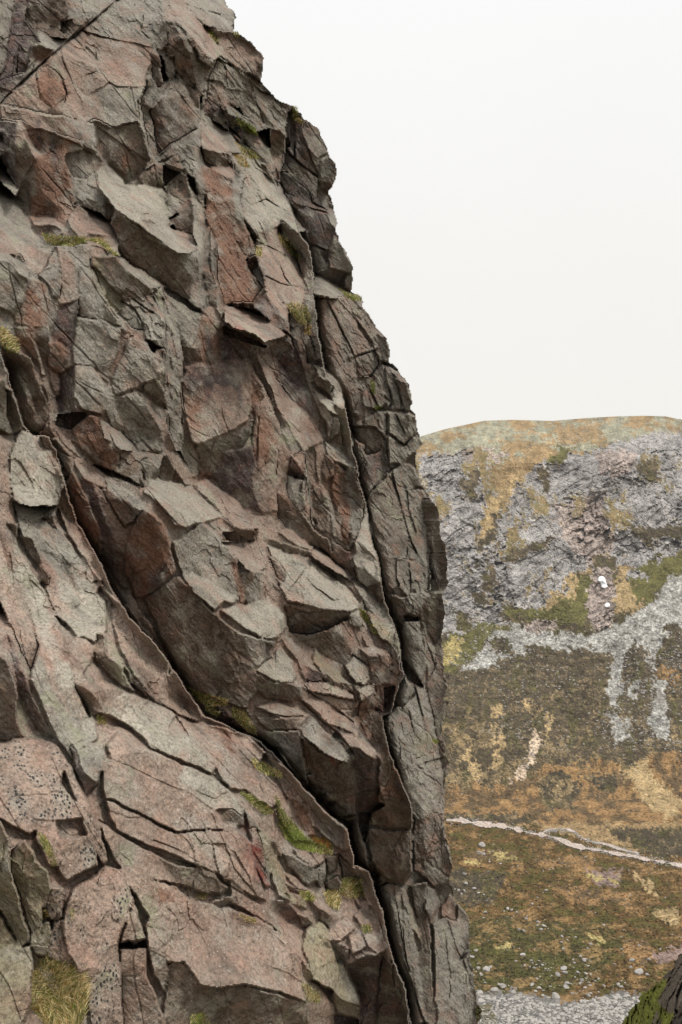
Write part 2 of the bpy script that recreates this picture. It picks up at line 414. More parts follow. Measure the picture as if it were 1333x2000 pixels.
D b .5; 85,1010 105,1012 112,1036 100,1030
D r .5; 128,950 140,920 150,930 170,965 185,1000 200,1040 200,1080 192,1088 170,1060 150,1020 130,970
D d .2; 142,905 160,920 185,950 210,1020 230,1060 246,1085 245,1110 235,1120 250,1150 240,1150 215,1110 200,1080 198,1040 180,990 160,940
S p .4; 140,898 162,898 186,945 165,935
D b .4; 95,855 115,860 140,890 140,920 126,935 105,890
S p .2; 110,835 130,850 165,900 200,930 205,955 185,945 160,895 120,862
F p .6; 112,985 125,1010 135,1040 170,1090 185,1115 215,1160 236,1182 230,1192 200,1150 160,1090 130,1040 115,1005
F b .4; 195,955 215,955 240,970 278,995 275,1005 262,1020 245,1030 230,1010 210,975
S g .3; 205,930 240,950 285,990 300,1010 285,1005 240,972 212,955
D r .6; 262,1022 280,995 320,1020 335,1080 345,1115 335,1125 305,1150 280,1170 262,1165 245,1120 245,1080 250,1050
D b .6; 280,1170 305,1150 340,1130 352,1125 380,1160 420,1200 440,1230 480,1262 430,1300 440,1330 480,1385 440,1375 370,1340 330,1275 300,1215
D b .7; 420,1200 475,1240 500,1295 515,1305 500,1312 505,1345 480,1385 490,1398 440,1340 430,1300 440,1260
R g .7; 335,1060 355,1050 388,1022 400,1020 430,1050 460,1090 470,1150 465,1172 415,1140 375,1115 360,1130 345,1100
S w .8; 360,1130 375,1115 415,1140 466,1170 460,1182 440,1175 420,1195 380,1160
S w .7; 280,962 290,935 330,940 375,950 420,1000 435,1010 400,1020 388,1022 362,1030 340,1025 310,985
S p .7; 375,945 400,935 460,975 505,1035 490,1036 470,1036 435,1010
U b .1; 435,1040 460,1037 475,1040 504,1036 500,1056 465,1060 440,1055
S p .6; 432,1058 470,1058 520,1062 524,1100 520,1112 490,1120 480,1110 460,1085
F g .7; 470,1116 510,1116 515,1170 500,1190 485,1180 475,1160
R r .7; 450,1090 462,1090 480,1172 470,1180
S w .7; 428,1192 470,1182 510,1172 522,1165 556,1200 560,1222 545,1246 530,1250 510,1246 470,1222
F g .8; 472,1236 500,1246 536,1252 520,1305 500,1296 480,1270
U d .5; 520,1255 532,1260 529,1292 518,1292
S w .6; 525,1065 560,1080 600,1090 620,1100 660,1130 690,1160 702,1182 700,1190 680,1197 640,1190 590,1180 560,1160 545,1140
R p .5; 524,1085 540,1095 558,1120 555,1140 540,1130
S p .5; 540,1140 560,1150 595,1165 595,1182 560,1175
U b -.2; 556,1185 600,1195 640,1191 682,1197 680,1212 650,1222 640,1230 600,1240 565,1235
D b 0; 565,1235 600,1240 640,1230 650,1222 678,1252 688,1272 680,1302 650,1290 600,1262
S p .4; 540,1040 565,1035 600,1055 612,1072 585,1066
U b .2; 523,1052 585,1068 607,1076 598,1089 560,1080
S p .3; 613,1065 640,1080 692,1132 686,1136 650,1112 608,1085
F g .4; 680,1200 702,1193 706,1232 690,1226 680,1220
S p .4; 702,1195 720,1230 736,1270 716,1260 706,1232
S t .5; 615,1268 640,1296 690,1335 690,1340 650,1328 612,1290
F b .4; 612,1292 650,1328 690,1342 690,1352 650,1340 615,1310
S p .4; 550,1240 570,1250 600,1275 625,1310 632,1332 600,1332 580,1290 560,1265
F d .3; 595,1300 628,1312 632,1336 600,1334
S w .6; 533,1278 548,1262 570,1290 580,1320 570,1336 552,1335 528,1325 500,1308 515,1292
D b .5; 500,1312 530,1330 570,1337 590,1342 588,1362 560,1371 520,1365 498,1345
S p .3; 590,1335 640,1330 690,1355 692,1368 650,1360 600,1350
S w .5; 675,1302 692,1280 720,1300 723,1330 715,1342 695,1332
F b .3; 690,1335 715,1342 735,1336 725,1352 695,1352
S w .5; 698,1345 730,1338 733,1352 722,1370 700,1368
F b .4; 720,1285 742,1266 760,1285 766,1310 762,1335 732,1342 723,1310
S p .5; 700,1264 735,1262 755,1280 722,1286
D r .2; 740,1262 772,1290 782,1302 778,1340 770,1380 755,1400 732,1380 734,1342 763,1332 766,1300
K d 0; 752,1342 773,1340 766,1390 748,1396
D r .2; 700,1372 733,1352 734,1393 712,1432 700,1402
R b .4; 733,1386 746,1400 758,1460 765,1505 752,1540 738,1525 738,1490 720,1450 712,1432
R r .4; 738,1528 752,1540 768,1486 786,1530 803,1563 770,1556 746,1556
U d -.4; 683,1462 700,1460 735,1466 742,1490 735,1530 735,1560 752,1572 740,1586 700,1590 690,1540
S g .5; 588,1425 610,1402 640,1430 670,1460 684,1475 680,1492 650,1482 620,1462 597,1450
D b .4; 588,1435 620,1465 680,1492 692,1512 697,1548 670,1572 642,1562 620,1520 600,1500
F b .5; 600,1512 625,1505 641,1520 632,1550 610,1552
F b .3; 640,1572 692,1555 697,1592 660,1592 645,1582
S p .4; 498,1380 540,1368 590,1390 602,1402 585,1420 548,1405
F b .4; 500,1400 548,1405 586,1405 586,1427 520,1425
S p .4; 595,1368 630,1370 660,1395 702,1400 702,1442 670,1422 640,1412
S p .3; 660,1430 690,1435 722,1450 738,1470 730,1482 700,1460 680,1462
F g .4; 508,1427 586,1427 592,1472 602,1532 570,1500 545,1465 520,1450
D b .5; 725,1590 752,1572 746,1557 803,1565 806,1617 760,1615 725,1615
F b .5; 722,1618 806,1620 806,1700 790,1726 760,1721 735,1700 720,1660
K d 0; 702,1588 726,1588 722,1620 715,1652 705,1630
R g .6; 745,1402 765,1393 775,1382 806,1366 815,1346 830,1340 842,1390 852,1440 862,1490 800,1505 775,1490 758,1440
R g .6; 775,1490 800,1505 862,1490 866,1560 866,1590 830,1600 808,1600 786,1530
F g .6; 770,1370 781,1332 791,1320 800,1340 799,1370 785,1385
F b .3; 832,1340 852,1300 868,1340 872,1390 866,1440 878,1475 876,1500 868,1560 862,1480 850,1420
F b .5; 806,1602 865,1592 872,1640 886,1690 880,1720 850,1735 834,1720 810,1700
R g .6; 740,1732 760,1725 790,1730 800,1765 815,1860 835,2000 800,2000 785,1930 760,1850
S t .5; 788,1720 800,1760 826,1830 829,1852 800,1800
F b .4; 800,1730 834,1722 840,1800 845,1900 856,2010 835,2010 815,1860 826,1850
W g .6; 832,1730 850,1737 858,1770 842,1800 832,1772
R r .5; 860,1770 880,1742 890,1770 890,1800 862,1792
R g .7; 845,1802 870,1792 890,1800 892,1762 916,1792 919,1830 895,1880 860,1900 850,1900
R g .7; 850,1900 895,1880 920,1850 928,1920 935,1960 932,2000 960,2100 856,2100
D b .3; -80,1260 0,1280 15,1290 28,1330 35,1360 30,1400 40,1430 60,1442 25,1442 0,1452 -80,1450
U d .1; 16,1235 25,1250 45,1310 65,1370 95,1420 110,1442 85,1440 55,1400 40,1370 35,1340 25,1290
s g .8; 140,1452 170,1455 200,1450 206,1490 195,1512 190,1530 165,1510 155,1475
D d .6; 138,1458 155,1475 165,1510 191,1530 168,1554 150,1510
D b .6; 145,1335 165,1340 190,1362 182,1390 172,1402 160,1372
D b .5; 190,1235 205,1240 215,1290 235,1320 262,1352 230,1336 205,1310 185,1290
F g .6; 210,1282 235,1300 264,1352 240,1340
s p .7; 215,1192 250,1182 280,1225 300,1250 330,1290 330,1320 290,1310 262,1320 235,1270
s p .8; 262,1320 290,1310 330,1320 345,1310 372,1355 396,1400 385,1412 340,1390 312,1376 285,1350
D d .6; 238,1292 250,1308 285,1350 318,1380 300,1375 285,1366 255,1332
s w .7; 190,1392 240,1352 300,1372 345,1395 330,1420 300,1440 260,1425 222,1402
s w .7; 260,1425 300,1440 330,1420 370,1440 420,1502 415,1512 370,1492 300,1462
S p .6; 345,1395 390,1412 440,1422 480,1432 520,1470 500,1500 460,1480 420,1500 370,1440
S p .6; 420,1500 460,1480 500,1500 540,1530 560,1560 530,1580 480,1545 450,1540
S p .6; 520,1470 560,1500 620,1570 680,1622 692,1652 670,1662 640,1640 600,1600 560,1555 540,1520
s p .8; 205,1457 230,1432 300,1466 360,1495 350,1520 300,1520 215,1482
s w .8; 350,1520 360,1495 415,1517 450,1545 482,1582 470,1600 420,1580
s p .9; 198,1485 215,1482 300,1520 350,1520 420,1580 470,1600 460,1620 400,1620 340,1622 255,1580 205,1560
s p .9; 205,1562 255,1582 340,1625 400,1622 460,1620 490,1650 502,1700 520,1760 480,1742 430,1712 370,1682 290,1652 225,1622
s p .9; 190,1600 225,1625 290,1662 340,1690 350,1725 300,1720 250,1700 212,1660
s p .9; 212,1660 250,1700 300,1720 345,1730 370,1762 330,1780 290,1790 250,1730
s p 1; 290,1790 330,1780 370,1762 430,1765 440,1800 400,1850 360,1880 330,1880 290,1850 285,1810
s p 1; 430,1765 500,1792 560,1832 592,1872 602,1922 606,1962 560,1942 480,1922 430,1932 390,1925 360,1880 400,1850 440,1800
D b .5; 330,1880 360,1881 390,1926 430,1933 440,2000 430,2100 318,2100 320,1985 322,1940
D b .5; 430,1933 480,1924 520,1937 602,1960 602,2000 600,2100 430,2100
F b .8; 310,1677 350,1692 400,1690 446,1735 430,1746 380,1742 345,1722
U r .5; 408,1762 466,1744 472,1760 430,1772
S p .7; 446,1715 500,1760 540,1790 560,1830 500,1790 450,1762
s p* .9; -80,1440 0,1452 30,1442 80,1442 110,1452 130,1500 120,1530 60,1530 0,1510 -80,1500
s p* .9; -80,1500 0,1510 60,1530 120,1530 150,1570 170,1600 110,1605 60,1630 0,1600 -80,1600
s p* .9; 110,1452 140,1500 172,1562 192,1602 210,1682 200,1690 172,1640 150,1570 125,1500
R p* .8; 112,1640 170,1632 186,1660 191,1690 160,1706 132,1720 110,1690
s p* .8; 70,1600 112,1606 116,1636 110,1690 95,1690 72,1640
s p* 1; 205,1692 240,1702 262,1762 250,1790 232,1842 235,1900 180,1890 150,1900 130,1860 125,1790 140,1740 180,1712
R p* 1; 150,1900 180,1890 235,1900 240,1990 242,2100 190,2100 170,1960
F p 1.1; 250,1790 262,1765 286,1835 260,1840 236,1840
K d 0; 233,1842 255,1840 262,1848 286,1836 287,1850 260,1852 236,1851
F p .9; 235,1852 262,1853 287,1850 287,1900 322,1990 322,2100 250,2100 240,1990 235,1920
R g .9; 288,1850 325,1870 330,1890 320,1940 300,1900
D t 1; -60,1600 0,1602 20,1640 20,1700 45,1780 60,1840 40,1850 0,1780 -60,1750
F t 1; 20,1662 50,1640 65,1660 70,1680 95,1700 98,1732 85,1772 80,1822 60,1832 50,1780 22,1705
F t 1; -60,1760 0,1785 40,1850 60,1845 66,1890 60,1960 45,2000 45,2100 -60,2100
F t 1.1; 60,1826 95,1800 104,1830 90,1870 70,1866 58,1846
F p* .9; 85,1770 98,1732 125,1735 122,1790 118,1796 100,1796
F p* .8; 104,1800 125,1795 130,1860 150,1890 110,1880 92,1870
R g .8; 480,1582 500,1602 520,1642 530,1700 522,1722 490,1652
R m .6; 485,1620 500,1618 518,1660 521,1690 516,1702 531,1730 521,1736 500,1692 490,1652
S t .6; 500,1618 530,1640 552,1700 572,1762 546,1752 522,1692
F b .5; 425,1582 455,1580 478,1598 476,1614 440,1605
F b .5; 525,1636 540,1640 552,1675 535,1670
D r .4; 568,1560 586,1565 610,1602 616,1632 600,1632 576,1592
S p .5; 540,1560 568,1562 576,1592 600,1632 612,1645 575,1640 545,1590
D g .6; 552,1668 575,1672 615,1698 618,1720 600,1730 562,1692
S p .6; 572,1660 600,1660 632,1668 636,1682 612,1696 578,1672
F g .6; 614,1698 636,1682 636,1715 628,1735 618,1722
F b .5; 636,1672 660,1670 655,1700 640,1705
F b .5; 660,1665 690,1690 695,1718 670,1715
S p .5; 553,1705 582,1716 603,1742 582,1738
U d .2; 555,1722 582,1738 603,1742 600,1750 570,1745
D b .5; 634,1722 660,1712 668,1725 660,1745 638,1745
F t .4; 558,1745 590,1750 600,1775 575,1770
U d .2; 542,1760 566,1760 582,1792 562,1802 545,1780
S p .5; 600,1740 640,1770 648,1790 630,1785 605,1760
D b .4; 625,1775 648,1790 640,1812 625,1800
D b .4; 578,1785 606,1790 620,1815 592,1812
S t .8; 598,1815 625,1800 642,1822 670,1875 690,1910 660,1890 630,1880 605,1880 590,1850
S t .9; 605,1880 630,1880 660,1890 690,1910 702,1952 700,1966 670,1955 650,1935 620,1920 602,1910
D t .7; 650,1935 670,1955 700,1967 696,1990 655,1975 648,1950
S p .7; 600,1912 625,1925 650,1960 655,2000 655,2100 602,2100 602,2000
D p .6; 585,1860 600,1880 612,1912 600,1920 588,1900
K d 0; 655,1980 700,1988 700,2100 655,2100
S p .6; 640,1812 670,1790 690,1800 690,1815 665,1840 648,1840
D d .4; 645,1840 665,1842 685,1850 678,1885 660,1880
S p .6; 680,1830 700,1815 715,1830 716,1850 690,1862
S p .6; 690,1790 705,1772 740,1790 752,1830 760,1852 742,1862 720,1850 705,1810
U d -.2; 675,1885 720,1862 742,1864 745,1900 735,1960 730,2100 700,2100 702,1952 690,1920
D d .2; 745,1865 765,1882 772,1940 802,1965 805,2100 730,2100 735,1960
S p .5; 688,1692 720,1702 742,1765 762,1835 782,1885 762,1872 742,1800 715,1760
S p .5; 690,1745 715,1760 735,1795 705,1775
F g .5; 685,1600 700,1605 715,1655 718,1690 700,1680 690,1650
"""
# colour-only patches (stains, lichen, fresh scars; the first two just darken the top left)
STAIN_AND_TINT = """
d; 20,40 60,60 75,85 60,90 58,120 20,160 0,180 0,150 15,110
b; 30,-40 130,-40 130,70 90,68 55,40
d; 358,716 440,712 470,722 440,760 420,745 405,790 395,740 370,770
d; 438,722 462,720 475,770 480,800 465,780 450,750
r; 360,770 390,775 392,850 378,855 362,800
d; 98,255 110,258 112,330 100,320
d; 70,230 78,232 85,290 75,285
d; 20,60 30,60 30,110 18,140 8,130
d; 40,100 52,100 50,138 36,138
r; 250,286 258,288 238,342 229,340
r; 84,95 94,97 86,118 80,116
r; 98,100 106,102 94,118 90,114
d; 398,640 410,635 414,690 402,695
d; 425,640 431,640 431,690 426,690
r; 405,330 420,335 425,420 440,470 430,480 415,430
r; 500,800 530,815 540,850 515,860 500,840
p; 480,1005 530,1000 505,1035 470,1000
p; 220,1500 320,1540 320,1580 240,1560
r; 280,1720 330,1740 345,1760 300,1770
r; 440,1770 500,1795 510,1810 460,1800
r; 420,1410 440,1415 460,1470 445,1470
r; 592,1425 602,1450 612,1500 600,1500
r; 725,1560 745,1560 750,1575 735,1578
r; 808,1040 825,1055 820,1075 806,1070
o; 770,1071 777,1074 782,1082 775,1081
m; 640,1470 650,1475 655,1495 645,1490
p; 80,1080 110,1130 150,1300 120,1290 90,1180
p; 60,1200 90,1260 140,1400 110,1380
d; 285,1120 320,1100 330,1080 320,1150 290,1165
t; 180,510 205,515 200,540 185,535
t; 190,545 215,550 205,575
t; 785,1000 815,1010 815,1060 800,1060
t; 840,1160 855,1165 848,1240 838,1230
t; 15,1690 60,1680 70,1720 40,1740
t; 800,1440 840,1430 850,1480 820,1490
g; 780,1530 850,1520 860,1580 810,1590
p; 150,870 200,930 230,970 215,975 170,920
d; 310,190 318,190 316,280 311,280
d; 330,200 342,200 345,270 338,275
g; 322,200 328,200 330,280 324,280
m; 455,640 470,635 476,648 462,648
"""
CRACK = """
5 1.0; 230,0 195,30 160,57 128,85 100,112 60,145 25,178 0,204 -40,235
2 .4; 160,60 200,72 260,85 300,95
1.5 .3; 190,68 188,110 190,138 172,145
1.5 .3; 120,95 124,120 135,145 145,175 160,200 166,235
2 .5; 120,150 130,180 125,200
2 .4; 185,180 205,170 215,160 230,170 285,170
2 .6; 45,240 90,257 140,275 180,300
2 .4; 188,248 240,282 290,315
1.5 .3; 280,30 275,60 290,75
2.5 .7; 365,8 400,20 430,28
2.5 .7; 373,8 385,35 412,60
2 .5; 405,155 430,160 445,175 480,180
2 .5; 430,110 470,145 510,180 530,185
1.5 .4; 440,130 444,170
1.5 .3; 490,190 510,215 515,240
2.5 .6; 548,280 575,310 600,330 622,345
2 .5; 575,245 575,310
2 .5; 600,285 612,320 625,345
1.5 .4; 605,375 610,395 640,410
1.5 .4; 570,400 600,405 640,415 650,440
2 .5; 615,480 640,490
2 .5; 612,575 645,580 680,580
1.5 .4; 640,590 665,640 690,690 702,735
1.5 .4; 655,580 690,620 722,660 735,690
2.5 .6; 692,697 735,683
2.5 .6; 702,738 725,735 742,712
3 .8; 750,712 752,740 762,765 768,785 758,800
2 .6; 706,770 710,800 712,832
2 .6; 722,760 740,795 756,802
2 .6; 690,832 735,836 755,860
2.5 .7; 756,802 757,850 758,905
2 .5; 757,846 790,870 810,850
1.5 .4; 775,810 790,845
1.5 .5; 770,740 790,800
1.5 .5; 752,775 770,790
2.5 .6; 720,968 757,928 765,915
2 .6; 765,920 775,960 790,1010 800,1050 815,1080
2 .5; 795,960 800,1000 812,1040
2.5 .8; 835,1000 838,1040 841,1075
3 .9; 840,1020 842,1080
2 .5; 775,1092 805,1093
2 .5; 800,1092 802,1150 800,1165
2 .5; 822,1205 835,1260 850,1300
2 .6; 812,1345 825,1400
2 .5; 832,1490 865,1480
1.5 .3; 800,1390 808,1430
2 .6; 725,1617 806,1617
1.5 .4; 768,1730 780,1800 800,1900
1.5 .4; 785,1750 790,1850
2 .4; 875,1800 890,1850 910,1890
1.5 .4; 870,1830 880,1900 878,1990
2 .5; 790,1880 830,2000
2.5 .6; 205,1400 235,1412 260,1425 300,1458 340,1480 380,1500 415,1515
2.5 .6; 340,1480 390,1500 420,1515 460,1545
2 .5; 215,1482 260,1500 300,1520 360,1545 415,1580
2.5 .6; 220,1562 255,1580 300,1602 342,1625
2.5 .8; 195,1600 225,1625 290,1660 340,1680 400,1695 440,1725 500,1760
2 .5; 300,1640 350,1660 400,1690
2 .6; 380,1545 420,1560 450,1545
2 .5; 414,1590 440,1650 460,1700 500,1745
1.5 .5; 210,1190 230,1230 260,1290 310,1370
3 .8; 240,1290 262,1320 300,1372
2 .5; 215,1190 245,1240 285,1290
2 .4; 140,1330 165,1300 185,1280
2.5 .6; 20,1080 30,1180 45,1260 65,1350 100,1420
2 .4; 55,1120 80,1220 100,1280
2 .4; 60,1290 80,1340 100,1370
2 .5; 100,1260 120,1270 150,1290 168,1300
2 .5; 140,1455 165,1447
2.5 .7; 165,1460 200,1450 225,1435
2.5 .7; 185,1390 200,1400
2 .4; 30,890 60,930 85,960
2 .4; 35,1000 55,1025 75,1060
2 .6; 75,850 95,890 115,930 122,965
2 .6; 85,850 105,880 125,910
2 .7; 283,950 310,985 345,1022 360,1032
2 .6; 322,950 345,990 365,1025
2 .5; 388,1022 405,1005 435,995
2.5 .8; 280,1168 305,1152 340,1128
1.5 .4; 500,1150 512,1100
2 .5; 524,1070 522,1110 515,1170
2 .4; 560,1160 600,1110 605,1100
1.5 .5; 605,1100 640,1130 660,1140
1.5 .5; 600,1130 620,1150 650,1170
2 .5; 650,1120 690,1155
2 .6; 240,590 262,605 282,640
2 .6; 258,582 280,600 300,612
2 .6; 300,580 318,620 330,640
2 .5; 325,600 345,700 340,800
1.5 .4; 333,700 345,820 370,900
1.5 .4; 318,690 330,760 325,830
1.5 .4; 345,820 360,880
2 .5; 505,815 502,850 503,900
1.5 .4; 520,890 515,940 505,960
1.5 .4; 545,880 540,930
2 .6; 560,640 580,690 600,750 630,820
1.5 .5; 600,880 590,940 580,980
1.5 .5; 615,880 620,940
2 .6; 500,420 520,470 505,500
2 .6; 555,400 548,440 540,460
1.5 .5; 540,330 560,390 585,420
2 .6; 470,380 490,400 520,390 555,410
2 .6; 500,470 520,480 560,500
2 .6; 540,500 555,540 580,570
2 .6; 520,540 550,555 590,560
2 .6; 580,500 590,540 600,560
1.5 .5; 440,240 470,270 510,310
1.5 .5; 450,260 480,290 510,330
2 .5; 480,300 500,330 530,350
2 .5; 510,1390 550,1400 590,1400
2 .5; 590,1370 620,1400 660,1430 690,1470
2 .5; 600,1350 650,1380 690,1410
2 .5; 440,1430 480,1480 520,1520 560,1560
2 .5; 400,1460 440,1500 480,1540
2 .4; 470,1450 520,1500 570,1540
2 .5; 540,1500 600,1570 650,1630
2 .6; 0,1560 20,1590 40,1620
1.5 .3; 100,1480 140,1560 175,1620 200,1660
2.5 .7; 125,1730 150,1715 185,1705 200,1700
2.5 .8; 95,1700 100,1730 88,1780 80,1830
1.5 .4; 10,1680 25,1730 45,1790
1.5 .4; 5,1720 20,1790 45,1850 60,1880
3 .6; 116,1612 128,1626 145,1632 168,1624
2 .5; 0,1900 20,1930 40,1990
2 .6; 118,1796 130,1860 150,1890
2 .5; 290,1850 310,1855 330,1870
2 .4; 380,1800 400,1840 410,1870
2 .5; 330,1775 345,1790
2.5 .8; 430,1930 450,1960 445,2000
2 .6; 500,1925 520,1970
2.5 .8; 535,1890 560,1900 590,1920
2 .5; 625,1890 650,1880
2 .6; 650,1850 680,1850 700,1880
2 .6; 690,1800 720,1850
2 .6; 600,1660 625,1690 620,1730
2 .7; 636,1680 640,1740
"""
SKYLINE = """380,-300 425,-60 440,0 446,12 457,20 462,35 458,52 457,66 470,65 490,80 516,110 517,128 511,158 528,180 555,200 575,206 580,214 592,222 595,232 620,248 632,268 634,272 645,300 648,310 659,323 657,345 650,365 643,375 650,390 651,405 658,430 658,450 664,470 675,485 692,525 688,535 690,545 687,568 705,578 712,590 709,600 714,603 738,640 755,658 762,678 761,706 775,715 797,745 802,757 806,780 808,788 802,795 812,810 818,840 827,868 815,880 814,905 825,945 838,965 858,995 861,1040 873,1070 876,1095 874,1120 878,1140 872,1150 866,1165 872,1200 865,1240 867,1260 868,1300 875,1340 868,1370 878,1368 870,1390 864,1440 870,1447 873,1460 868,1470 880,1490 872,1520 868,1560 869,1600 875,1640 886,1685 885,1700 878,1720 885,1735 890,1755 910,1780 917,1795 918,1830 920,1870 928,1920 935,1960 945,1975 935,2000 950,2060 990,2300 -400,2300 -400,-300"""
NEAR = """-400,690 0,690 12,720 30,780 45,830 65,852 95,852 110,880 124,935 128,950 150,1020 192,1090 235,1182 280,1235 330,1290 372,1360 400,1400 450,1420 510,1450 560,1500 620,1570 680,1620 692,1690 720,1700 750,1790 782,1885 800,1960 800,2000 850,2400 -400,2400"""
FAR = """575,205 560,222 555,300 548,360 578,435 606,495 612,540 616,600 628,690 640,740 668,770 680,830 690,880 700,930 716,985 722,1030 738,1090 746,1140 752,1175 775,1230 782,1280 790,1320 778,1340 765,1390 745,1400 758,1460 785,1530 803,1565 806,1700 790,1725 760,1722 738,1728 760,1850 790,1930 805,2000 860,2400 1200,2400 1200,-400 700,-400"""
# ---------------------------------------------------------------------------
# numpy helpers
# ---------------------------------------------------------------------------
FOC = 1962.0                       # focal length in reference pixels (1333 x 2000)
def ray(px, py):
    return (px - 666.5) / FOC, (1000.0 - py) / FOC

def hash3(i, j, k, seed):
    h = (i.astype(np.int64) * 374761393 + j.astype(np.int64) * 668265263 + k.astype(np.int64) * 2147483647 + seed * 974634777) & 0xFFFFFFFF
    h = ((h ^ (h >> 13)) * 1274126177) & 0xFFFFFFFF
    h = ((h ^ (h >> 16)) * 2246822519) & 0xFFFFFFFF
    return ((h ^ (h >> 15)) & 0xFFFFFF) / float(0xFFFFFF)

def vnoise(P, scale, seed=0):
    """value noise -1..1 of points P (...,3)"""
    Q = P / scale
    I = np.floor(Q); f = Q - I; I = I.astype(np.int64)
    f = f * f * f * (f * (f * 6 - 15) + 10)
    out = 0
    for dx in (0, 1):
        wx = f[..., 0] if dx else 1 - f[..., 0]
        for dy in (0, 1):
            wy = f[..., 1] if dy else 1 - f[..., 1]
            for dz in (0, 1):
                wz = f[..., 2] if dz else 1 - f[..., 2]
                out = out + wx * wy * wz * hash3(I[..., 0] + dx, I[..., 1] + dy, I[..., 2] + dz, seed)
    return out * 2 - 1

def fbm(P, scale, octaves=4, seed=0, gain=0.5):
    a, s, out = 1.0, scale, 0
    for o in range(octaves):
        out = out + a * vnoise(P, s, seed + o * 17); a *= gain; s *= 0.5
    return out

def voronoi(P, scale, seed=0):
    """nearest jittered seed: returns (random triple per cell in -1..1, F1, F2)"""
    Q = P / scale
    I = np.floor(Q).astype(np.int64)
    best = np.full(Q.shape[:-1], 1e9); sec = best.copy()
    bid = np.zeros(Q.shape[:-1] + (3,), dtype=np.int64)
    for dx in (-1, 0, 1):
        for dy in (-1, 0, 1):
            for dz in (-1, 0, 1):
                c = I + np.array([dx, dy, dz])
                sx = c[..., 0] + hash3(c[..., 0], c[..., 1], c[..., 2], seed + 1)
                sy = c[..., 1] + hash3(c[..., 0], c[..., 1], c[..., 2], seed + 2)
                sz = c[..., 2] + hash3(c[..., 0], c[..., 1], c[..., 2], seed + 3)
                d = (Q[..., 0] - sx) ** 2 + (Q[..., 1] - sy) ** 2 + (Q[..., 2] - sz) ** 2
                near = d < best
                sec = np.where(near, best, np.minimum(sec, d))
                best = np.where(near, d, best)
                bid = np.where(near[..., None], c, bid)
    rnd = np.stack([hash3(bid[..., 0], bid[..., 1], bid[..., 2], seed + 10 + a) * 2 - 1 for a in range(3)], -1)
    return rnd, np.sqrt(best), np.sqrt(sec)

def pts(s):
    return np.array([[float(v) for v in q.split(',')] for q in s.split()])

def in_poly(poly, X, Y):
    inside = np.zeros(X.shape, bool)
    n = len(poly)
    for i in range(n):
        x1, y1 = poly[i]; x2, y2 = poly[(i + 1) % n]
        if y1 == y2: continue
        c = ((Y >= y1) != (Y >= y2)) & (X < (x2 - x1) * (Y - y1) / (y2 - y1) + x1)
        inside ^= c
    return inside

def rbf(points, X, Y):
    """smooth interpolation of scattered (x, y, value) with a linear drift"""
    p = np.array(points, float); n = len(p)
    S = 500.0
    r = np.hypot(p[:, None, 0] - p[None, :, 0], p[:, None, 1] - p[None, :, 1]) / S
    A = np.zeros((n + 3, n + 3)); A[:n, :n] = -r - 0.02 * np.eye(n)
    A[:n, n] = 1; A[:n, n + 1] = p[:, 0] / S; A[:n, n + 2] = p[:, 1] / S; A[n:, :n] = A[:n, n:].T
    w = np.linalg.solve(A, np.concatenate([p[:, 2], [0, 0, 0]]))
    out = w[n] + w[n + 1] * X / S + w[n + 2] * Y / S
    for i in range(n):
        out = out - w[i] * np.hypot(X - p[i, 0], Y - p[i, 1]) / S
    return out

def blur(a, n=1):
    for _ in range(n):
        a = (np.concatenate([a[:1], a[:-1]]) + 2 * a + np.concatenate([a[1:], a[-1:]])) / 4
        a = (np.concatenate([a[:, :1], a[:, :-1]], 1) + 2 * a + np.concatenate([a[:, 1:], a[:, -1:]], 1)) / 4
    return a

NORMALS = {'S': (.50, -.28, .82), 's': (.40, -.50, .77), 'T': (.1, -.4, .91), 'W': (.82, -.5, .28), 'R': (.52, -.83, .2),
           'F': (-.12, -.99, .02), 'L': (-.5, -.85, .1), 'D': (-.05, -.87, -.48), 'U': (.1, -.64, -.76), 'V': (.65, -.5, -.5), 'K': (.1, -.97, -.2)}
ROCK = {'g': (.208, .187, .152), 'p': (.234, .173, .134), 'b': (.138, .104, .077), 'r': (.185, .105, .070), 'd': (.088, .064, .058),  # b, r, d: unlichened rock, darkened further to paint shade on front faces
        't': (.208, .180, .120), 'm': (.200, .055, .040), 'w': (.275, .245, .196), 'o': (.45, .17, .05)}
BASE = {0: [(-250, 2000, 8.6), (0, 2000, 9.8), (0, 1500, 11.4), (0, 1000, 13.2), (0, 700, 15), (300, 2000, 11.4), (300, 1500, 14.2), (150, 1200, 14.6),
            (250, 1080, 17.6), (370, 1350, 17.6), (560, 1480, 19), (700, 1700, 19.3), (800, 2000, 19), (500, 1800, 14.8), (620, 1950, 15.2), (-250, 1200, 10.2)],
        1: [(0, 830, 17.2), (0, 500, 20.5), (0, 0, 26), (-250, 300, 18), (100, 860, 18.2), (250, 1080, 19), (370, 1350, 19), (300, 500, 25), (300, 0, 30.5), (450, 900, 24),
            (480, 1150, 22.5), (600, 1100, 25.5), (700, 1200, 28), (600, 1500, 21), (720, 1700, 22.4), (750, 1450, 26), (500, 400, 29), (640, 900, 30.5), (550, 200, 34.5), (460, 0, 35), (590, 560, 32.5)],
        2: [(600, 300, 37), (650, 600, 35), (760, 750, 37), (800, 1000, 35.5), (850, 1300, 34), (800, 1500, 30), (870, 1800, 30), (920, 2000, 30), (720, 1000, 32.5), (760, 1850, 24.5), (640, 420, 36.5)]}

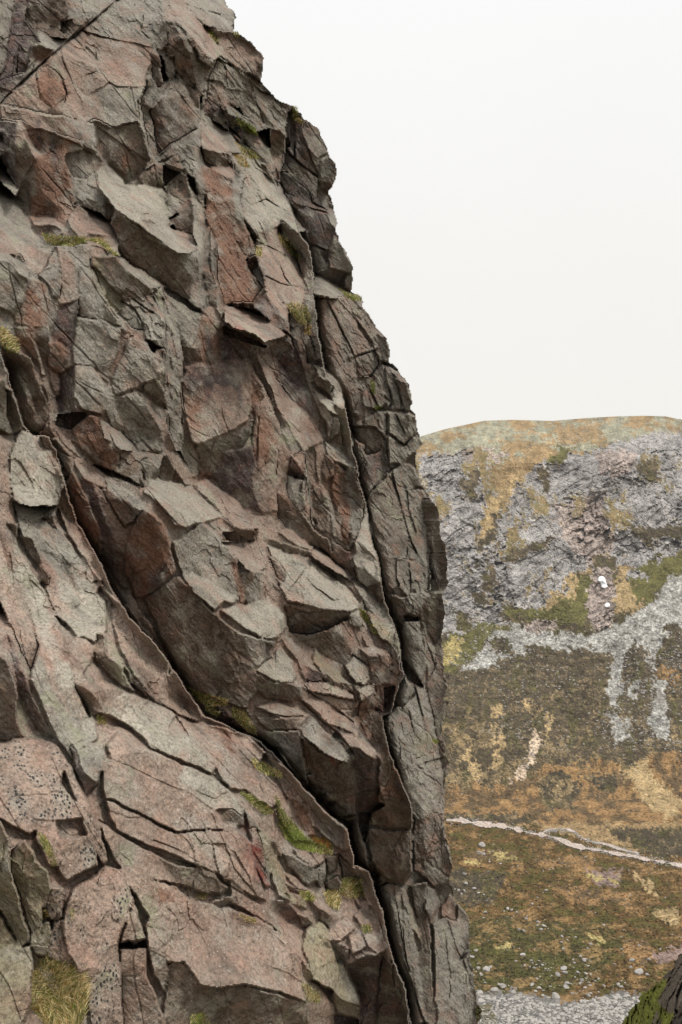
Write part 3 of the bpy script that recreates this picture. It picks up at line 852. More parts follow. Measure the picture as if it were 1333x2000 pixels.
def solve(l0, gx, gy, wx, wy, lam, x, iters):
    """conjugate gradient for the depth sheet whose slopes follow the facets"""
    def A(v):
        out = lam * v
        dx = wx * (v[:, 1:] - v[:, :-1]); out[:, 1:] += dx; out[:, :-1] -= dx
        dy = wy * (v[1:] - v[:-1]); out[1:] += dy; out[:-1] -= dy
        return out
    b = lam * l0
    fx = wx * gx; b[:, 1:] += fx; b[:, :-1] -= fx
    fy = wy * gy; b[1:] += fy; b[:-1] -= fy
    dg = lam * np.ones_like(l0)
    dg[:, 1:] += wx; dg[:, :-1] += wx; dg[1:] += wy; dg[:-1] += wy
    r = b - A(x); z = r / dg; p = z.copy(); rz = (r * z).sum()
    for _ in range(iters):
        Ap = A(p); al = rz / (p * Ap).sum()
        x = x + al * p; r = r - al * Ap; z = r / dg
        rz2 = (r * z).sum(); p = z + (rz2 / rz) * p; rz = rz2
    return x

def cliff_relief(step=2.0, x0=-300, x1=975, y0=-120, y1=2110):
    xs = np.arange(x0, x1 + .1, step); ys = np.arange(y0, y1 + .1, step)
    X, Y = np.meshgrid(xs, ys); H, W = X.shape
    # jagged outlines: small wander of the traced lines
    P2 = np.stack([X, Y, 0 * X], -1)
    WX = X + 2 * vnoise(P2, 38, 1) + 1.7 * vnoise(P2, 14, 2) + .7 * vnoise(P2, 6, 3)
    WY = Y + 2 * vnoise(P2, 38, 4) + 1.7 * vnoise(P2, 14, 5) + .7 * vnoise(P2, 6, 6)
    sx = X + 1.5 * vnoise(P2, 14, 7) + 1.2 * vnoise(P2, 6, 8); sy = Y + 1.5 * vnoise(P2, 14, 9) + 1.2 * vnoise(P2, 6, 10)
    mask = in_poly(pts(SKYLINE), sx, sy)
    layer = np.ones((H, W), int)
    layer[in_poly(pts(NEAR), WX, WY)] = 0
    layer[in_poly(pts(FAR), WX, WY)] = 2
    lab = np.zeros((H, W), int); facets = []
    spec = np.zeros((H, W)); tint = np.zeros((H, W, 3)); off = np.zeros((H, W)); N = np.zeros((H, W, 3)); deep = np.zeros((H, W), bool)
    for line in TRACE.strip().splitlines():
        head, body = line.split(';'); c, col, o = head.split()
        m_poly = pts(body); lo = m_poly.min(0) - 14; hi = m_poly.max(0) + 14
        i0, i1 = np.searchsorted(ys, [lo[1], hi[1]]); j0, j1 = np.searchsorted(xs, [lo[0], hi[0]])
        if i1 <= i0 or j1 <= j0: facets.append((c, col)); continue
        sl = (slice(i0, i1), slice(j0, j1))
        m = in_poly(m_poly, WX[sl], WY[sl])
        facets.append((c, col)); k = len(facets)
        lab[sl][m] = k; N[sl][m] = NORMALS[c]; tint[sl][m] = ROCK[col[0]]; off[sl][m] = float(o); spec[sl][m] = 1.0 if '*' in col else 0.0; deep[sl][m] = c == 'K'
    for line in STAIN_AND_TINT.strip().splitlines():
        col, body = line.split(';')
        m = in_poly(pts(body), WX, WY); tint[m] = ROCK[col.strip()]
    # beyond the surveyed area the wall goes on in the same manner
    jm = np.searchsorted(xs, np.abs(xs)); im = np.searchsorted(ys, np.where(ys < 0, -ys, np.where(ys > 2000, 4000 - ys, ys)))
    for arr in (lab, N, tint, off, spec, deep): arr[:] = arr[im][:, jm]
    # first depth guess
    l0 = np.zeros((H, W))
    for k in BASE:
        v = np.log(rbf([(a, b, c) for a, b, c in BASE[k]], X, Y).clip(5, 90)); l0[layer == k] = v[layer == k]
    u, v = ray(X, Y)
    P3 = np.stack([u, np.ones_like(u), v], -1) * np.exp(l0)[..., None]
    # joint-aligned small facets (cells stretched along the joints that dip down to the right)
    a = math.radians(-50); ca, sa = math.cos(a), math.sin(a)
    J = np.stack([(P3[..., 0] * ca + P3[..., 2] * sa) * .55, P3[..., 1] * .45, -P3[..., 0] * sa + P3[..., 2] * ca], -1)
    Jw = J + .35 * np.stack([vnoise(P3, 1.1, 31), vnoise(P3, 1.1, 32), vnoise(P3, 1.1, 33)], -1)
    r1, f1, f2 = voronoi(Jw, 1.5, 40); r2, g1, g2 = voronoi(Jw + 7, .62, 60); r3, h1, h2 = voronoi(Jw + 3, .27, 80)
    calm = np.array([.8, 1.0, .6])[layer][..., None]; NP = N + calm * (.30 * r1 + .24 * r2 + .15 * r3)
    NP /= np.linalg.norm(NP, axis=-1, keepdims=True)
    dot = (NP[..., 0] * u + NP[..., 1] + NP[..., 2] * v).clip(-9, -.2)
    gu = (-NP[..., 0] / dot) * (step / FOC); gv = (-NP[..., 2] / dot) * (-step / FOC)
    gx = .5 * (gu[:, 1:] + gu[:, :-1]); gy = .5 * (gv[1:] + gv[:-1])
    # slabs of one kind meet in a crease, the rest part at an open joint
    kind = np.array([0] + ['sST'.find(f[0]) >= 0 and 1 or 'RFW'.find(f[0]) >= 0 and 2 or 3 for f in facets])
    def part(a, b):
        h = hash3(np.minimum(a, b), np.maximum(a, b), 0 * a, 5)
        return (a != b) & (h > np.where(kind[a] == kind[b], np.where(kind[a] == 1, .9, .66), .62))
    px_, py_ = part(lab[:, 1:], lab[:, :-1]), part(lab[1:], lab[:-1])
    wx = np.where(layer[:, 1:] != layer[:, :-1], .00003, np.where(px_, .01, np.where(lab[:, 1:] != lab[:, :-1], .6, 1.0)))
    wy = np.where(layer[1:] != layer[:-1], .00003, np.where(py_, .01, np.where(lab[1:] != lab[:-1], .6, 1.0)))
    wx *= np.where(mask[:, 1:] & mask[:, :-1], 1, .0005); wy *= np.where(mask[1:] & mask[:-1], 1, .0005)
    lam = (step / 420.0) ** 2
    f4 = np.float32
    def level(q):                                       # coarse copies of the same sheet give the long-range shape first
        hh, ww = (H - 1) // q * q + 1, (W - 1) // q * q + 1
        ax = lambda a: a[:hh, :ww - 1].reshape(hh, -1, q)[::q]; ay = lambda a: a[:hh - 1, :ww].reshape(-1, q, ww)[:, :, ::q]
        return l0[:hh:q, :ww:q], ax(gx).sum(-1), ay(gy).sum(1), q / (1 / ax(wx)).sum(-1), q / (1 / ay(wy)).sum(1)
    x = None
    for q, it in ((16, 300), (4, 260), (1, 160)):
        a0, a1, a2, a3, a4 = [t.astype(f4) for t in level(q)]
        if x is None: g0 = a0.copy()
        else:
            ri = (np.arange(a0.shape[0]) * q / pq).clip(0, x.shape[0] - 1.001); ci = (np.arange(a0.shape[1]) * q / pq).clip(0, x.shape[1] - 1.001)
            r0, c0 = ri.astype(int), ci.astype(int); fr, fc = (ri - r0)[:, None], (ci - c0)[None]
            dl = x - pl0
            up = (dl[r0][:, c0] * (1 - fr) + dl[r0 + 1][:, c0] * fr) * (1 - fc) + (dl[r0][:, c0 + 1] * (1 - fr) + dl[r0 + 1][:, c0 + 1] * fr) * fc
            g0 = (a0 + up).astype(f4)
        x = solve(a0, a1, a2, a3, a4, f4(lam * q * q), g0, it); pq = q; pl0 = a0
    full = l0.copy(); full[:x.shape[0], :x.shape[1]] = x; x = full.astype(float)
    res = x - l0; low = blur(res, 60); x = l0 + low + 1.28 * (res - low)      # the blocks stand out a little further
    d = np.exp(x)
    # facets that stand proud or lie back
    offb = blur(off, 1); d = d - .34 * offb * np.sqrt(d / 20)
    d = d + np.where(blur(deep.astype(float), 1) > .5, .55 * np.sqrt(d / 20), 0)
    # open joints
    groove = np.zeros((H, W)); ledge = np.zeros((H, W))
    for line in CRACK.strip().splitlines():
        head, body = line.split(';'); wd, dep = [float(q) for q in head.split()]; p = pts(body)
        for (ax, ay), (bx, by) in zip(p[:-1], p[1:]):
            i0, i1 = np.searchsorted(ys, [min(ay, by) - 20, max(ay, by) + 20]); j0, j1 = np.searchsorted(xs, [min(ax, bx) - 20, max(ax, bx) + 20])
            if i1 <= i0 or j1 <= j0: continue
            sl = (slice(i0, i1), slice(j0, j1)); qx, qy = .5 * (WX[sl] + X[sl]), .5 * (WY[sl] + Y[sl])
            t = (((qx - ax) * (bx - ax) + (qy - ay) * (by - ay)) / ((bx - ax) ** 2 + (by - ay) ** 2 + 1e-9)).clip(0, 1)
            ds = np.hypot(qx - ax - t * (bx - ax), qy - ay - t * (by - ay))
            sd = np.sign((qx - ax) * (by - ay) - (qy - ay) * (bx - ax)) * (1 if bx >= ax else -1); lg = dep * sd * np.exp(-ds / 9)
            ledge[sl] = np.where(np.abs(lg) > np.abs(ledge[sl]), lg, ledge[sl])
            groove[sl] = np.maximum(groove[sl], dep * np.exp(-(ds / (.5 + wd * .34)) ** 2))
    edge = np.zeros((H, W)); edge[:, 1:] += px_; edge[:, :-1] += px_; edge[1:] += py_; edge[:-1] += py_
    en = (fbm(P3, 2.2, 2, 91) + .2).clip(0, 1) * (edge > 0)
    # parallel joints, showing as broken runs
    def joints(q, gap, width, seed, thr):
        q = q + .12 * vnoise(P3, 1.6, seed) + .04 * vnoise(P3, .3, seed + 1)
        k = np.floor(q / gap); t = np.abs(q / gap - k - .2 - .6 * hash3(k, 0 * k, 0 * k, seed + 2)) * gap
        return np.exp(-(t / width) ** 2) * ((vnoise(P3 + 9 * k[..., None] * np.array([.3, .2, .7]), 1.5, seed + 3) - thr) * 4).clip(0, 1)
    pw = .012 * d / 20
    mj = joints(J[..., 2], .75, 1.3 * pw, 300, .05) + joints(P3[..., 0] + .25 * P3[..., 2] + .2 * P3[..., 1], 1.1, 1.3 * pw, 310, .2) + .8 * joints(P3[..., 2] * .9 + .35 * P3[..., 0], 1.3, 1.3 * pw, 320, .25)
    thin = np.array([.55, 1.0, .9])[layer]; groove = groove * thin; ledge = ledge * thin
    d = d - .085 * blur(ledge, 1) * (d / 20)
    d = d + (groove * .30 * (d / 24) * (.45 + 1.2 * vnoise(P3, .8, 95)).clip(.15, 1) + .09 * en + .05 * np.array([.6, 1, .8])[layer] * mj.clip(0, 1)) * np.sqrt(d / 20)
    P3 = np.stack([u, np.ones_like(u), v], -1) * d[..., None]
    # weathered roughness and layered grain
    chip, k1, k2 = voronoi(J + .12 * np.stack([vnoise(P3, .4, 341), vnoise(P3, .4, 342), vnoise(P3, .4, 343)], -1), .17, 345)
    d = d + .035 * chip[..., 0] * (fbm(P3, 1.4, 2, 346) + .35).clip(0, 1) * np.sqrt(d / 14)
    d = d + .06 * fbm(P3, .9, 3, 101) + .012 * fbm(P3, .16, 2, 111)
    grain = np.stack([J[..., 0] * .25, J[..., 1] * .3, J[..., 2]], -1)
    d = d + .030 * np.abs(vnoise(grain, .22, 121)) * (vnoise(P3, 3, 122) > -.2)
    # stains wander across the facet edges
    cx = (X + 16 * vnoise(P2, 60, 201) + 9 * vnoise(P2, 22, 202) + 5 * vnoise(P2, 9, 203)); cy = (Y + 22 * vnoise(P2, 60, 204) + 10 * vnoise(P2, 22, 205) + 5 * vnoise(P2, 9, 206))
    ci = ((cy - y0) / step).round().astype(int).clip(0, H - 1); cj = ((cx - x0) / step).round().astype(int).clip(0, W - 1)
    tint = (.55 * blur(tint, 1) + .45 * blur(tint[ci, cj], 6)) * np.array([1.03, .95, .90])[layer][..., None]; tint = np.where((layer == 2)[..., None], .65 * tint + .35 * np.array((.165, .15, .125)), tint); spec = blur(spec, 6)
    return dict(X=X, Y=Y, d=d, lab=lab, layer=layer, mask=mask, tint=tint, spec=spec, facets=facets, u=u, v=v, xs=xs, ys=ys)
# ---------------------------------------------------------------------------
# THE CLIFF: three rock masses, each built of its traced blocks, slabs and faces
# ---------------------------------------------------------------------------
CL = cliff_relief()
def cliff_point(px, py, lift=0.0):
    j = int(round((px - CL['xs'][0]) / (CL['xs'][1] - CL['xs'][0]))); i = int(round((py - CL['ys'][0]) / (CL['ys'][1] - CL['ys'][0])))
    i = min(max(i, 0), CL['d'].shape[0] - 1); j = min(max(j, 0), CL['d'].shape[1] - 1)
    d = CL['d'][i, j] - lift; u, v = ray(px, py)
    return np.array([u * d, d, v * d])

def components(key):
    H, W = key.shape; comp = np.full((H, W), -1, np.int64); n = 0; sizes = []
    flat = key.ravel().tolist(); cf = [-1] * (H * W)
    for s in range(H * W):
        if cf[s] >= 0 or flat[s] < 0: continue
        k = flat[s]; cf[s] = n; stack = [s]; cnt = 0
        while stack:
            a = stack.pop(); cnt += 1; c = a % W
            for b in ((a - 1) if c else -1, (a + 1) if c < W - 1 else -1, a - W, a + W):
                if 0 <= b < H * W and cf[b] < 0 and flat[b] == k: cf[b] = n; stack.append(b)
        sizes.append(cnt); n += 1
    return np.array(cf).reshape(H, W), np.array(sizes)

def build_cliff():
    P = np.stack([CL['u'], np.ones_like(CL['d']), CL['v']], -1) * CL['d'][..., None]
    H, W = CL['d'].shape; m = CL['mask']
    cell = m[:-1, :-1] & m[1:, :-1] & m[:-1, 1:] & m[1:, 1:]
    key = np.where(cell, CL['lab'][:-1, :-1] * 4 + CL['layer'][:-1, :-1], -1)
    comp, sizes = components(key)
    # crumbs join the neighbour they touch
    for _ in range(60):
        small = (comp >= 0) & (sizes[comp.clip(0)] < 90)
        if not small.any(): break
        new = comp.copy()
        for sh, ax in ((1, 0), (-1, 0), (1, 1), (-1, 1)):
            nb = np.roll(comp, sh, ax); ok = small & (nb >= 0) & (sizes[nb.clip(0)] >= 90); new = np.where(ok & (new == comp), nb, new)
        if (new == comp).all(): break
        comp = new
    comp = np.where((comp >= 0) & (sizes[comp.clip(0)] < 90), -1, comp)
    cell = comp >= 0
    roots = [empty('near_rock_slope', (1.0, 12, -7)), empty('main_rock_wall', (-1, 25, -9)), empty('far_rock_buttress', (5, 45, -20))]
    tag(roots[0], 'pink and grey sloping slabs with grass ledges in the lower left foreground', 'rock slope')
    tag(roots[1], 'jointed grey and rusty granite wall of blocks and overhangs filling the left', 'cliff')
    tag(roots[2], 'dark cracked buttress that makes the skyline edge beside the white sky', 'cliff')
    idx = np.arange(H * W).reshape(H, W)
    ii, jj = np.nonzero(cell); cc = comp[ii, jj]
    quads = np.stack([idx[ii, jj], idx[ii + 1, jj], idx[ii + 1, jj + 1], idx[ii, jj + 1]], 1)
    order = np.argsort(cc, kind='stable'); cc = cc[order]; quads = quads[order]; ii = ii[order]; jj = jj[order]
    cuts = np.nonzero(np.diff(cc))[0] + 1
    Pf = P.reshape(-1, 3); T = np.concatenate([CL['tint'], CL['spec'][..., None]], -1).reshape(-1, 4)
    kinds = {'S': 'rock_slab', 's': 'rock_slab', 'T': 'rock_slab', 'W': 'rock_rib', 'R': 'rock_face', 'F': 'rock_face', 'L': 'rock_face', 'D': 'rock_block', 'U': 'overhang', 'V': 'overhang', 'K': 'recess'}
    cp = np.pad(cell, 1)
    for q, i_, j_ in zip(np.split(quads, cuts), np.split(ii, cuts), np.split(jj, cuts)):
        lab = int(CL['lab'][i_, j_].max()); lay = int(np.bincount(CL['layer'][i_, j_]).argmax())
        lab = int(np.bincount(CL['lab'][i_, j_]).argmax())
        c = CL['facets'][lab - 1][0] if lab else 'F'
        uq, inv = np.unique(q, return_inverse=True); V = Pf[uq]; F = inv.reshape(q.shape); C = T[uq]
        # flanks that run back into the hill along the open edges
        ex = []
        for (di, dj, a, b) in ((-1, 0, 3, 0), (1, 0, 1, 2), (0, -1, 0, 1), (0, 1, 2, 3)):
            e = ~cp[i_ + 1 + di, j_ + 1 + dj]; ex.append(np.stack([F[e, b], F[e, a]], 1))
        ex = np.concatenate(ex)
        if len(ex):
            ev, einv = np.unique(ex, return_inverse=True); einv = einv.reshape(ex.shape)
            back = V[ev] * 1.07 + np.array([-1.6, 0, 0]); n0 = len(V)
            V = np.concatenate([V, back]); C = np.concatenate([C, C[ev]])
            F = np.concatenate([F, np.stack([ex[:, 0], ex[:, 1], n0 + einv[:, 1], n0 + einv[:, 0]], 1)])
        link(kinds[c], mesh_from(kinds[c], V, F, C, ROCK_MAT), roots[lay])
    return roots
CLIFFS = build_cliff()
# ---------------------------------------------------------------------------
# THE LAND: valley floor, hill across the valley with its crags, scree apron
# ---------------------------------------------------------------------------
CREST = [(560, 900), (700, 885), (790, 872), (820, 853), (870, 838), (945, 822), (1000, 820), (1080, 822), (1150, 816), (1210, 813), (1260, 812), (1300, 813), (1333, 820), (1420, 835), (1600, 880), (1900, 960)]
PROFILE = [(815, 1400), (835, 1310), (860, 1240), (900, 1180), (1000, 1120), (1100, 1070), (1200, 1015), (1300, 955), (1400, 890), (1500, 826), (1560, 780), (1575, 762)]
FLOOR = 222.0
ZONES = {'grass': (.215, .148, .075), 'tan': (.27, .195, .10), 'crag': (.235, .219, .205), 'pinkrock': (.27, .22, .19), 'heath': (.064, .050, .031), 'green': (.088, .080, .028),
         'scree': (.25, .24, .215), 'moor': (.085, .051, .020), 'moorg': (.058, .048, .018), 'orange': (.185, .112, .050), 'palegrass': (.27, .215, .09), 'slip': (.40, .31, .22), 'stream': (.44, .37, .31), 'darkheath': (.054, .043, .027), 'purple': (.17, .12, .10), 'screeground': (.13, .12, .11)}
PAINT = """
heath; 500,1120 1900,1120 1900,1600 500,1600
crag; 780,895 860,890 900,880 940,890 960,930 990,965 1020,935 1050,910 1100,880 1150,890 1200,870 1260,850 1333,845 1900,900 1900,1090 1333,1075 1290,1095 1250,1110 1200,1110 1150,1110 1130,1120 1080,1170 1060,1192 1010,1182 1000,1165 960,1210 900,1225 870,1230 780,1260 700,1100
crag; 870,1180 960,1200 1000,1215 960,1235 900,1240 870,1260
pinkrock; 900,880 985,885 975,905 910,905
pinkrock; 1080,990 1180,960 1200,1080 1150,1110 1100,1060
pinkrock; 1160,890 1240,880 1230,930 1170,930
grass; 985,900 1050,890 1020,940 990,965 970,930
tan; 1000,945 1040,905 1012,960 982,1000 950,1045 930,1060 942,1020 965,980
heath; 930,1055 985,1000 975,1035 960,1060 930,1085
green; 1070,890 1130,865 1120,890 1080,905
heath; 960,1095 1000,1070 1040,1065 1095,1045 1060,1075 1000,1098
heath; 1050,920 1075,910 1080,960 1060,960
heath; 940,1090 965,1110 970,1160 945,1150
darkheath; 1240,1030 1333,1020 1400,1030 1400,1060 1300,1050 1245,1045
darkheath; 1255,1045 1290,1050 1290,1080 1270,1075
heath; 1240,910 1280,900 1290,940 1260,950
heath; 900,930 925,920 940,970 910,975
heath; 870,1185 905,1195 920,1225 885,1225
heath; 930,1150 965,1160 950,1190 930,1180
green; 990,1190 1060,1193 1110,1152 1165,1112 1160,1180 1140,1222 1080,1212 1000,1205
tan; 1105,1140 1115,1125 1118,1165 1108,1175
tan; 1060,1190 1130,1125 1150,1112 1140,1125 1075,1192
heath; 1150,1085 1205,1090 1200,1120 1165,1120
green; 1245,1110 1333,1078 1900,1040 1900,1110 1333,1128 1270,1160 1255,1195 1235,1150
tan; 1202,1135 1225,1108 1242,1160 1246,1195 1232,1192 1200,1195
heath; 1198,1190 1240,1192 1240,1215 1205,1225
pinkrock; 1160,1112 1195,1112 1200,1160 1197,1210 1182,1255 1160,1235 1152,1180
crag; 1230,1115 1262,1118 1255,1135 1232,1130
pinkrock; 1030,1215 1100,1212 1100,1228 1040,1228
scree; 905,1312 960,1242 1010,1217 1080,1232 1140,1247 1200,1222 1262,1180 1312,1130 1400,1120 1600,1110 1600,1260 1400,1262 1333,1228 1300,1242 1282,1300 1270,1262 1230,1272 1212,1330 1210,1372 1195,1382 1200,1310 1190,1272 1150,1262 1100,1272 1040,1267 1000,1282 960,1302
scree; 1195,1270 1215,1290 1212,1380 1190,1372
scree; 1232,1320 1245,1330 1250,1370 1240,1368
scree; 1270,1272 1288,1292 1302,1380 1312,1442 1280,1442 1260,1402 1276,1352
scree; 1195,1400 1215,1395 1225,1440 1205,1445
darkheath; 948,1256 975,1240 1006,1266 990,1282 955,1282
darkheath; 1018,1267 1050,1250 1092,1267 1070,1274
darkheath; 1213,1302 1240,1240 1263,1292 1256,1332 1222,1322
darkheath; 1278,1292 1310,1256 1340,1262 1340,1332 1290,1332
darkheath; 1282,1222 1300,1215 1333,1218 1333,1235 1300,1235
green; 865,1245 932,1217 992,1222 950,1250 905,1302 865,1325
palegrass; 860,1260 900,1240 890,1290 865,1300
orange; 1265,1310 1300,1295 1333,1320 1333,1345 1290,1330
tan; 963,1402 975,1440 972,1500 960,1502 962,1450
tan; 962,1380 985,1375 990,1395 965,1400
tan; 1068,1385 1082,1390 1080,1430 1068,1470 1066,1430
tan; 1030,1370 1042,1360 1040,1395 1028,1392
slip; 1038,1430 1054,1432 1052,1460 1022,1502 995,1556 980,1550 1010,1500 1032,1462
orange; 860,1545 930,1520 960,1545 1010,1520 1060,1490 1130,1500 1180,1480 1230,1500 1280,1470 1333,1465 1900,1450 1900,1600 500,1612 500,1560
tan; 1220,1510 1260,1480 1300,1540 1333,1580 1300,1600 1250,1560
tan; 900,1490 930,1450 925,1480 950,1520 935,1520 915,1490
darkheath; 1040,1520 1082,1503 1130,1530 1122,1582 1060,1584
darkheath; 1130,1510 1200,1505 1220,1530 1170,1545
darkheath; 890,1510 920,1500 930,1540 900,1550
darkheath; 860,1590 1010,1585 1040,1605 860,1612
darkheath; 1180,1620 1333,1615 1400,1690 1240,1660
moor; 500,1606 880,1606 1030,1612 1140,1640 1250,1665 1400,1690 1900,1700 1900,2600 500,2600
orange; 900,1665 1000,1660 1010,1680 920,1690
orange; 1040,1670 1160,1672 1150,1700 1050,1690
orange; 1080,1730 1230,1740 1240,1770 1120,1765
purple; 1150,1700 1210,1700 1200,1730 1160,1720
palegrass; 965,1670 1010,1672 1008,1680 970,1678
palegrass; 915,1680 945,1676 948,1684 918,1686
palegrass; 1150,1708 1205,1710 1200,1718 1155,1716
tan; 1230,1700 1250,1705 1290,1750 1280,1750
tan; 1270,1780 1320,1770 1333,1800 1290,1800
orange; 1190,1840 1260,1830 1300,1880 1240,1880
purple; 1280,1860 1330,1855 1330,1880 1290,1882
moorg; 880,1790 960,1785 1060,1800 1180,1800 1210,1840 1180,1900 1060,1935 940,1940 880,1930
palegrass; 975,1845 1000,1845 998,1858 980,1855
palegrass; 1150,1825 1175,1830 1170,1845 1155,1840
darkheath; 880,1700 980,1705 960,1770 880,1760
screeground; 920,1938 990,1935 1040,1942 1100,1962 1150,1950 1200,1938 1260,1945 1300,1960 1900,2000 1900,4000 400,4000 400,1950
"""
def land():
    xs = np.concatenate([np.arange(420, 780, 12), np.arange(780, 1400, 2.5), np.arange(1400, 1900, 12)])
    crest = np.interp(xs, [c[0] for c in CREST], [c[1] for c in CREST])
    t = np.concatenate([np.linspace(0, 1, 530)[:-1] * 1.0])
    low = 2090.0
    Yv = crest[None, :] + t[:, None] * (low - crest[None, :])
    Yv = np.concatenate([Yv, np.array([2090, 2150, 2250, 2400, 2700, 3200, 4500.])[:, None] * np.ones_like(xs)[None]], 0)
    Xv = np.broadcast_to(xs, Yv.shape).copy()
    u, v = ray(Xv, Yv)
    yp = Yv - (crest[None, :] - 815) * np.clip((1300 - Yv) / 480, 0, 1)      # the crest line bends the upper slope
    dep = np.interp(yp, [p[0] for p in PROFILE], [p[1] for p in PROFILE])
    flo = FLOOR / np.maximum(-v, .05)
    dep = np.where(Yv > 1568, np.minimum(dep, flo), dep)
    apron = np.interp(Yv, [1925, 1935, 2000, 2090, 2150, 2400, 2700, 3200, 4500], [470, 464, 398, 330, 300, 200, 140, 90, 45])
    dep = np.where(Yv > 1930, np.minimum(dep, apron), dep)
    P = np.stack([u, np.ones_like(u), v], -1) * dep[..., None]
    P2 = np.stack([Xv, Yv, 0 * Xv], -1)
    jit = RNG.normal(size=(2,) + Xv.shape) * 1.5
    wx = Xv + jit[0] + 9 * vnoise(P2, 40, 401) + 7 * vnoise(P2, 15, 402) + 7 * vnoise(P2, 5, 403); wy = Yv + jit[1] + 6 * vnoise(P2, 40, 404) + 5 * vnoise(P2, 15, 405) + 6 * vnoise(P2, 5, 406)
    col = np.zeros(P.shape); col[:] = ZONES['grass']; rocky = np.zeros(Xv.shape); zone = np.zeros(Xv.shape, int)
    hz = np.clip((crest[None] + 60 - Yv) / 60, 0, 1)
    scr = fbm(P2 * np.array([1, 2.0, 1]), 46, 5, 410, .75) + .3 * RNG.normal(size=Xv.shape) > .12; top = Yv < crest[None] + 95
    col[scr & top] = (.215, .205, .145)
    names = list(ZONES)
    for line in PAINT.strip().splitlines():
        z, body = line.split(';'); m = in_poly(pts(body), wx, wy)
        if z == 'scree' and False: pass
        col[m] = ZONES[z]; rocky[m] = 1.0 if z in ('crag', 'pinkrock') else (.5 if z == 'scree' else 0); zone[m] = names.index(z) + 1
    # mottling: heather, grass and green shoots mixed at plant scale
    st = np.where((Yv < 1560)[..., None], np.array([1.7, .7, 1]), np.array([.9, 2.2, 1])); n1 = fbm(P2 * st, 26, 4, 420, .7); n2 = (fbm(P2 * np.array([1, 1.8, 1]), 9, 2, 430) + .45 * RNG.normal(size=Xv.shape))
    veg = rocky == 0
    up = veg & (Yv < 1560) & (Yv > 1100); mo = veg & (Yv >= 1560)
    hea = np.isin(zone, [names.index('heath') + 1, names.index('darkheath') + 1])
    col = np.where((hea & (n2 > .75))[..., None], .65 * col + .35 * np.array(ZONES['tan']) * .7, col)
    col = np.where((hea & (n1 < -.55))[..., None], .5 * col + .5 * np.array(ZONES['green']), col)
    ora = zone == names.index('orange') + 1
    col = np.where((ora & (n1 < -.12))[..., None], .35 * col + .65 * np.array(ZONES['heath']), col)
    W2 = np.stack([wx + 14 * vnoise(P2, 30, 425), wy, 0 * wx + 3], -1); stk = fbm(W2 * np.array([1.9, .75, 1]), 26, 5, 424, .65) + .5 * np.clip((Yv - 1440) / 120, -1, .6)
    col = np.where((hea & (Yv > 1330) & (Yv < 1600) & (stk > .62))[..., None], .3 * col + .7 * np.array((.20, .145, .075)), col)
    moo = np.isin(zone, [names.index('moor') + 1, names.index('moorg') + 1])
    col = np.where((moo & (n1 > .4))[..., None], .45 * col + .55 * np.array((.19, .118, .052)), col)
    col = np.where((moo & (n2 < -.3))[..., None], .5 * col + .5 * np.array((.048, .038, .016)), col)
    col = np.where((moo & (n1 < -.42))[..., None], .5 * col + .5 * np.array((.075, .076, .020)), col)
    gul = (rocky == 1) & (fbm(P2 * np.array([1.2, .8, 1]) + 50, 60, 5, 440, .75) + .25 * RNG.normal(size=Xv.shape) > .62); rocky = np.where(gul, 0, rocky)
    col = np.where(gul[..., None], np.where((n2 > 0)[..., None], np.array((.13, .105, .05)), np.array((.22, .16, .08))), col)
    col = col * (1 + .22 * n2 + .14 * n1)[..., None].clip(.5, 1.6)
    # relief: buttresses and gullies of the crags, hummocks on the moor
    big = 16 * fbm(P * np.array([1, .6, .5]), 120, 3, 450) * np.clip((1500 - Yv) / 300, 0, 1) * np.clip((Yv - crest[None] - 20) / 80, 0, 1)
    a = R(35); J = np.stack([P[..., 0] * math.cos(a) + P[..., 2] * math.sin(a), P[..., 1] * .5, (-P[..., 0] * math.sin(a) + P[..., 2] * math.cos(a)) * 1.7], -1)
    J = J + 6 * np.stack([vnoise(P, 22, 461), vnoise(P, 22, 462), vnoise(P, 22, 463)], -1)
    r1, f1, f2 = voronoi(J, 26, 470); r2, g1, g2 = voronoi(J, 9, 480)
    rb = blur(rocky, 1)
    r3, h1, h2 = voronoi(J, 4.2, 485)
    amp = (.42 + 1.3 * vnoise(P, 55, 488)).clip(.05, 1.2)
    amp[in_poly(pts('985,1085 1090,1075 1130,1110 1085,1165 1060,1192 1010,1184 995,1150'), Xv, Yv)] = .12
    ridge = 13 * np.abs(vnoise(np.stack([J[..., 0] * .35, J[..., 1] * .3, J[..., 2]], -1), 46, 489))
    crag = amp * (4.5 * r1[..., 0] + 2.6 * r2[..., 0] + 1.3 * r3[..., 0] + 2.4 * np.exp(-((f2 - f1) / .07) ** 2) + 1.4 * np.exp(-((g2 - g1) / .10) ** 2) + .6 * fbm(P, 7, 2, 490))
    rough = np.where((Yv > 1595) & (Yv < 1720), .22, np.where(Yv > 1560, .6, 1.2)) * fbm(P, 9, 4, 495)
    def lines(st, sc, seed): return ((1 - np.abs(vnoise(J * np.array(st), sc, seed)) - .86) * 9).clip(0, 1)
    crag = crag + 2.6 * lines([.22, .5, 1], 11, 491) + 2.2 * lines([.9, .5, .25], 13, 492) * (vnoise(P, 50, 493) > 0) + 1.6 * lines([.2, .5, 1], 5, 494)
    gully = 5 * vnoise(P * np.array([1, .25, .25]), 26, 496) + 2.5 * vnoise(P * np.array([1, .3, .3]), 11, 497)
    rough = rough + .5 * gully * np.clip((1570 - Yv) / 100, 0, 1) * np.clip((Yv - 1180) / 80, 0, 1) + np.where(rb < .3, .9 * np.abs(vnoise(P, 3.2, 498)), 0)
    fade = np.clip((Yv - crest[None]) / 25, .15, 1)
    dep = dep + (big + ridge * blur(rocky.clip(0, 1), 14) + crag * (rb > .75) + rough * (dep / 900)) * fade
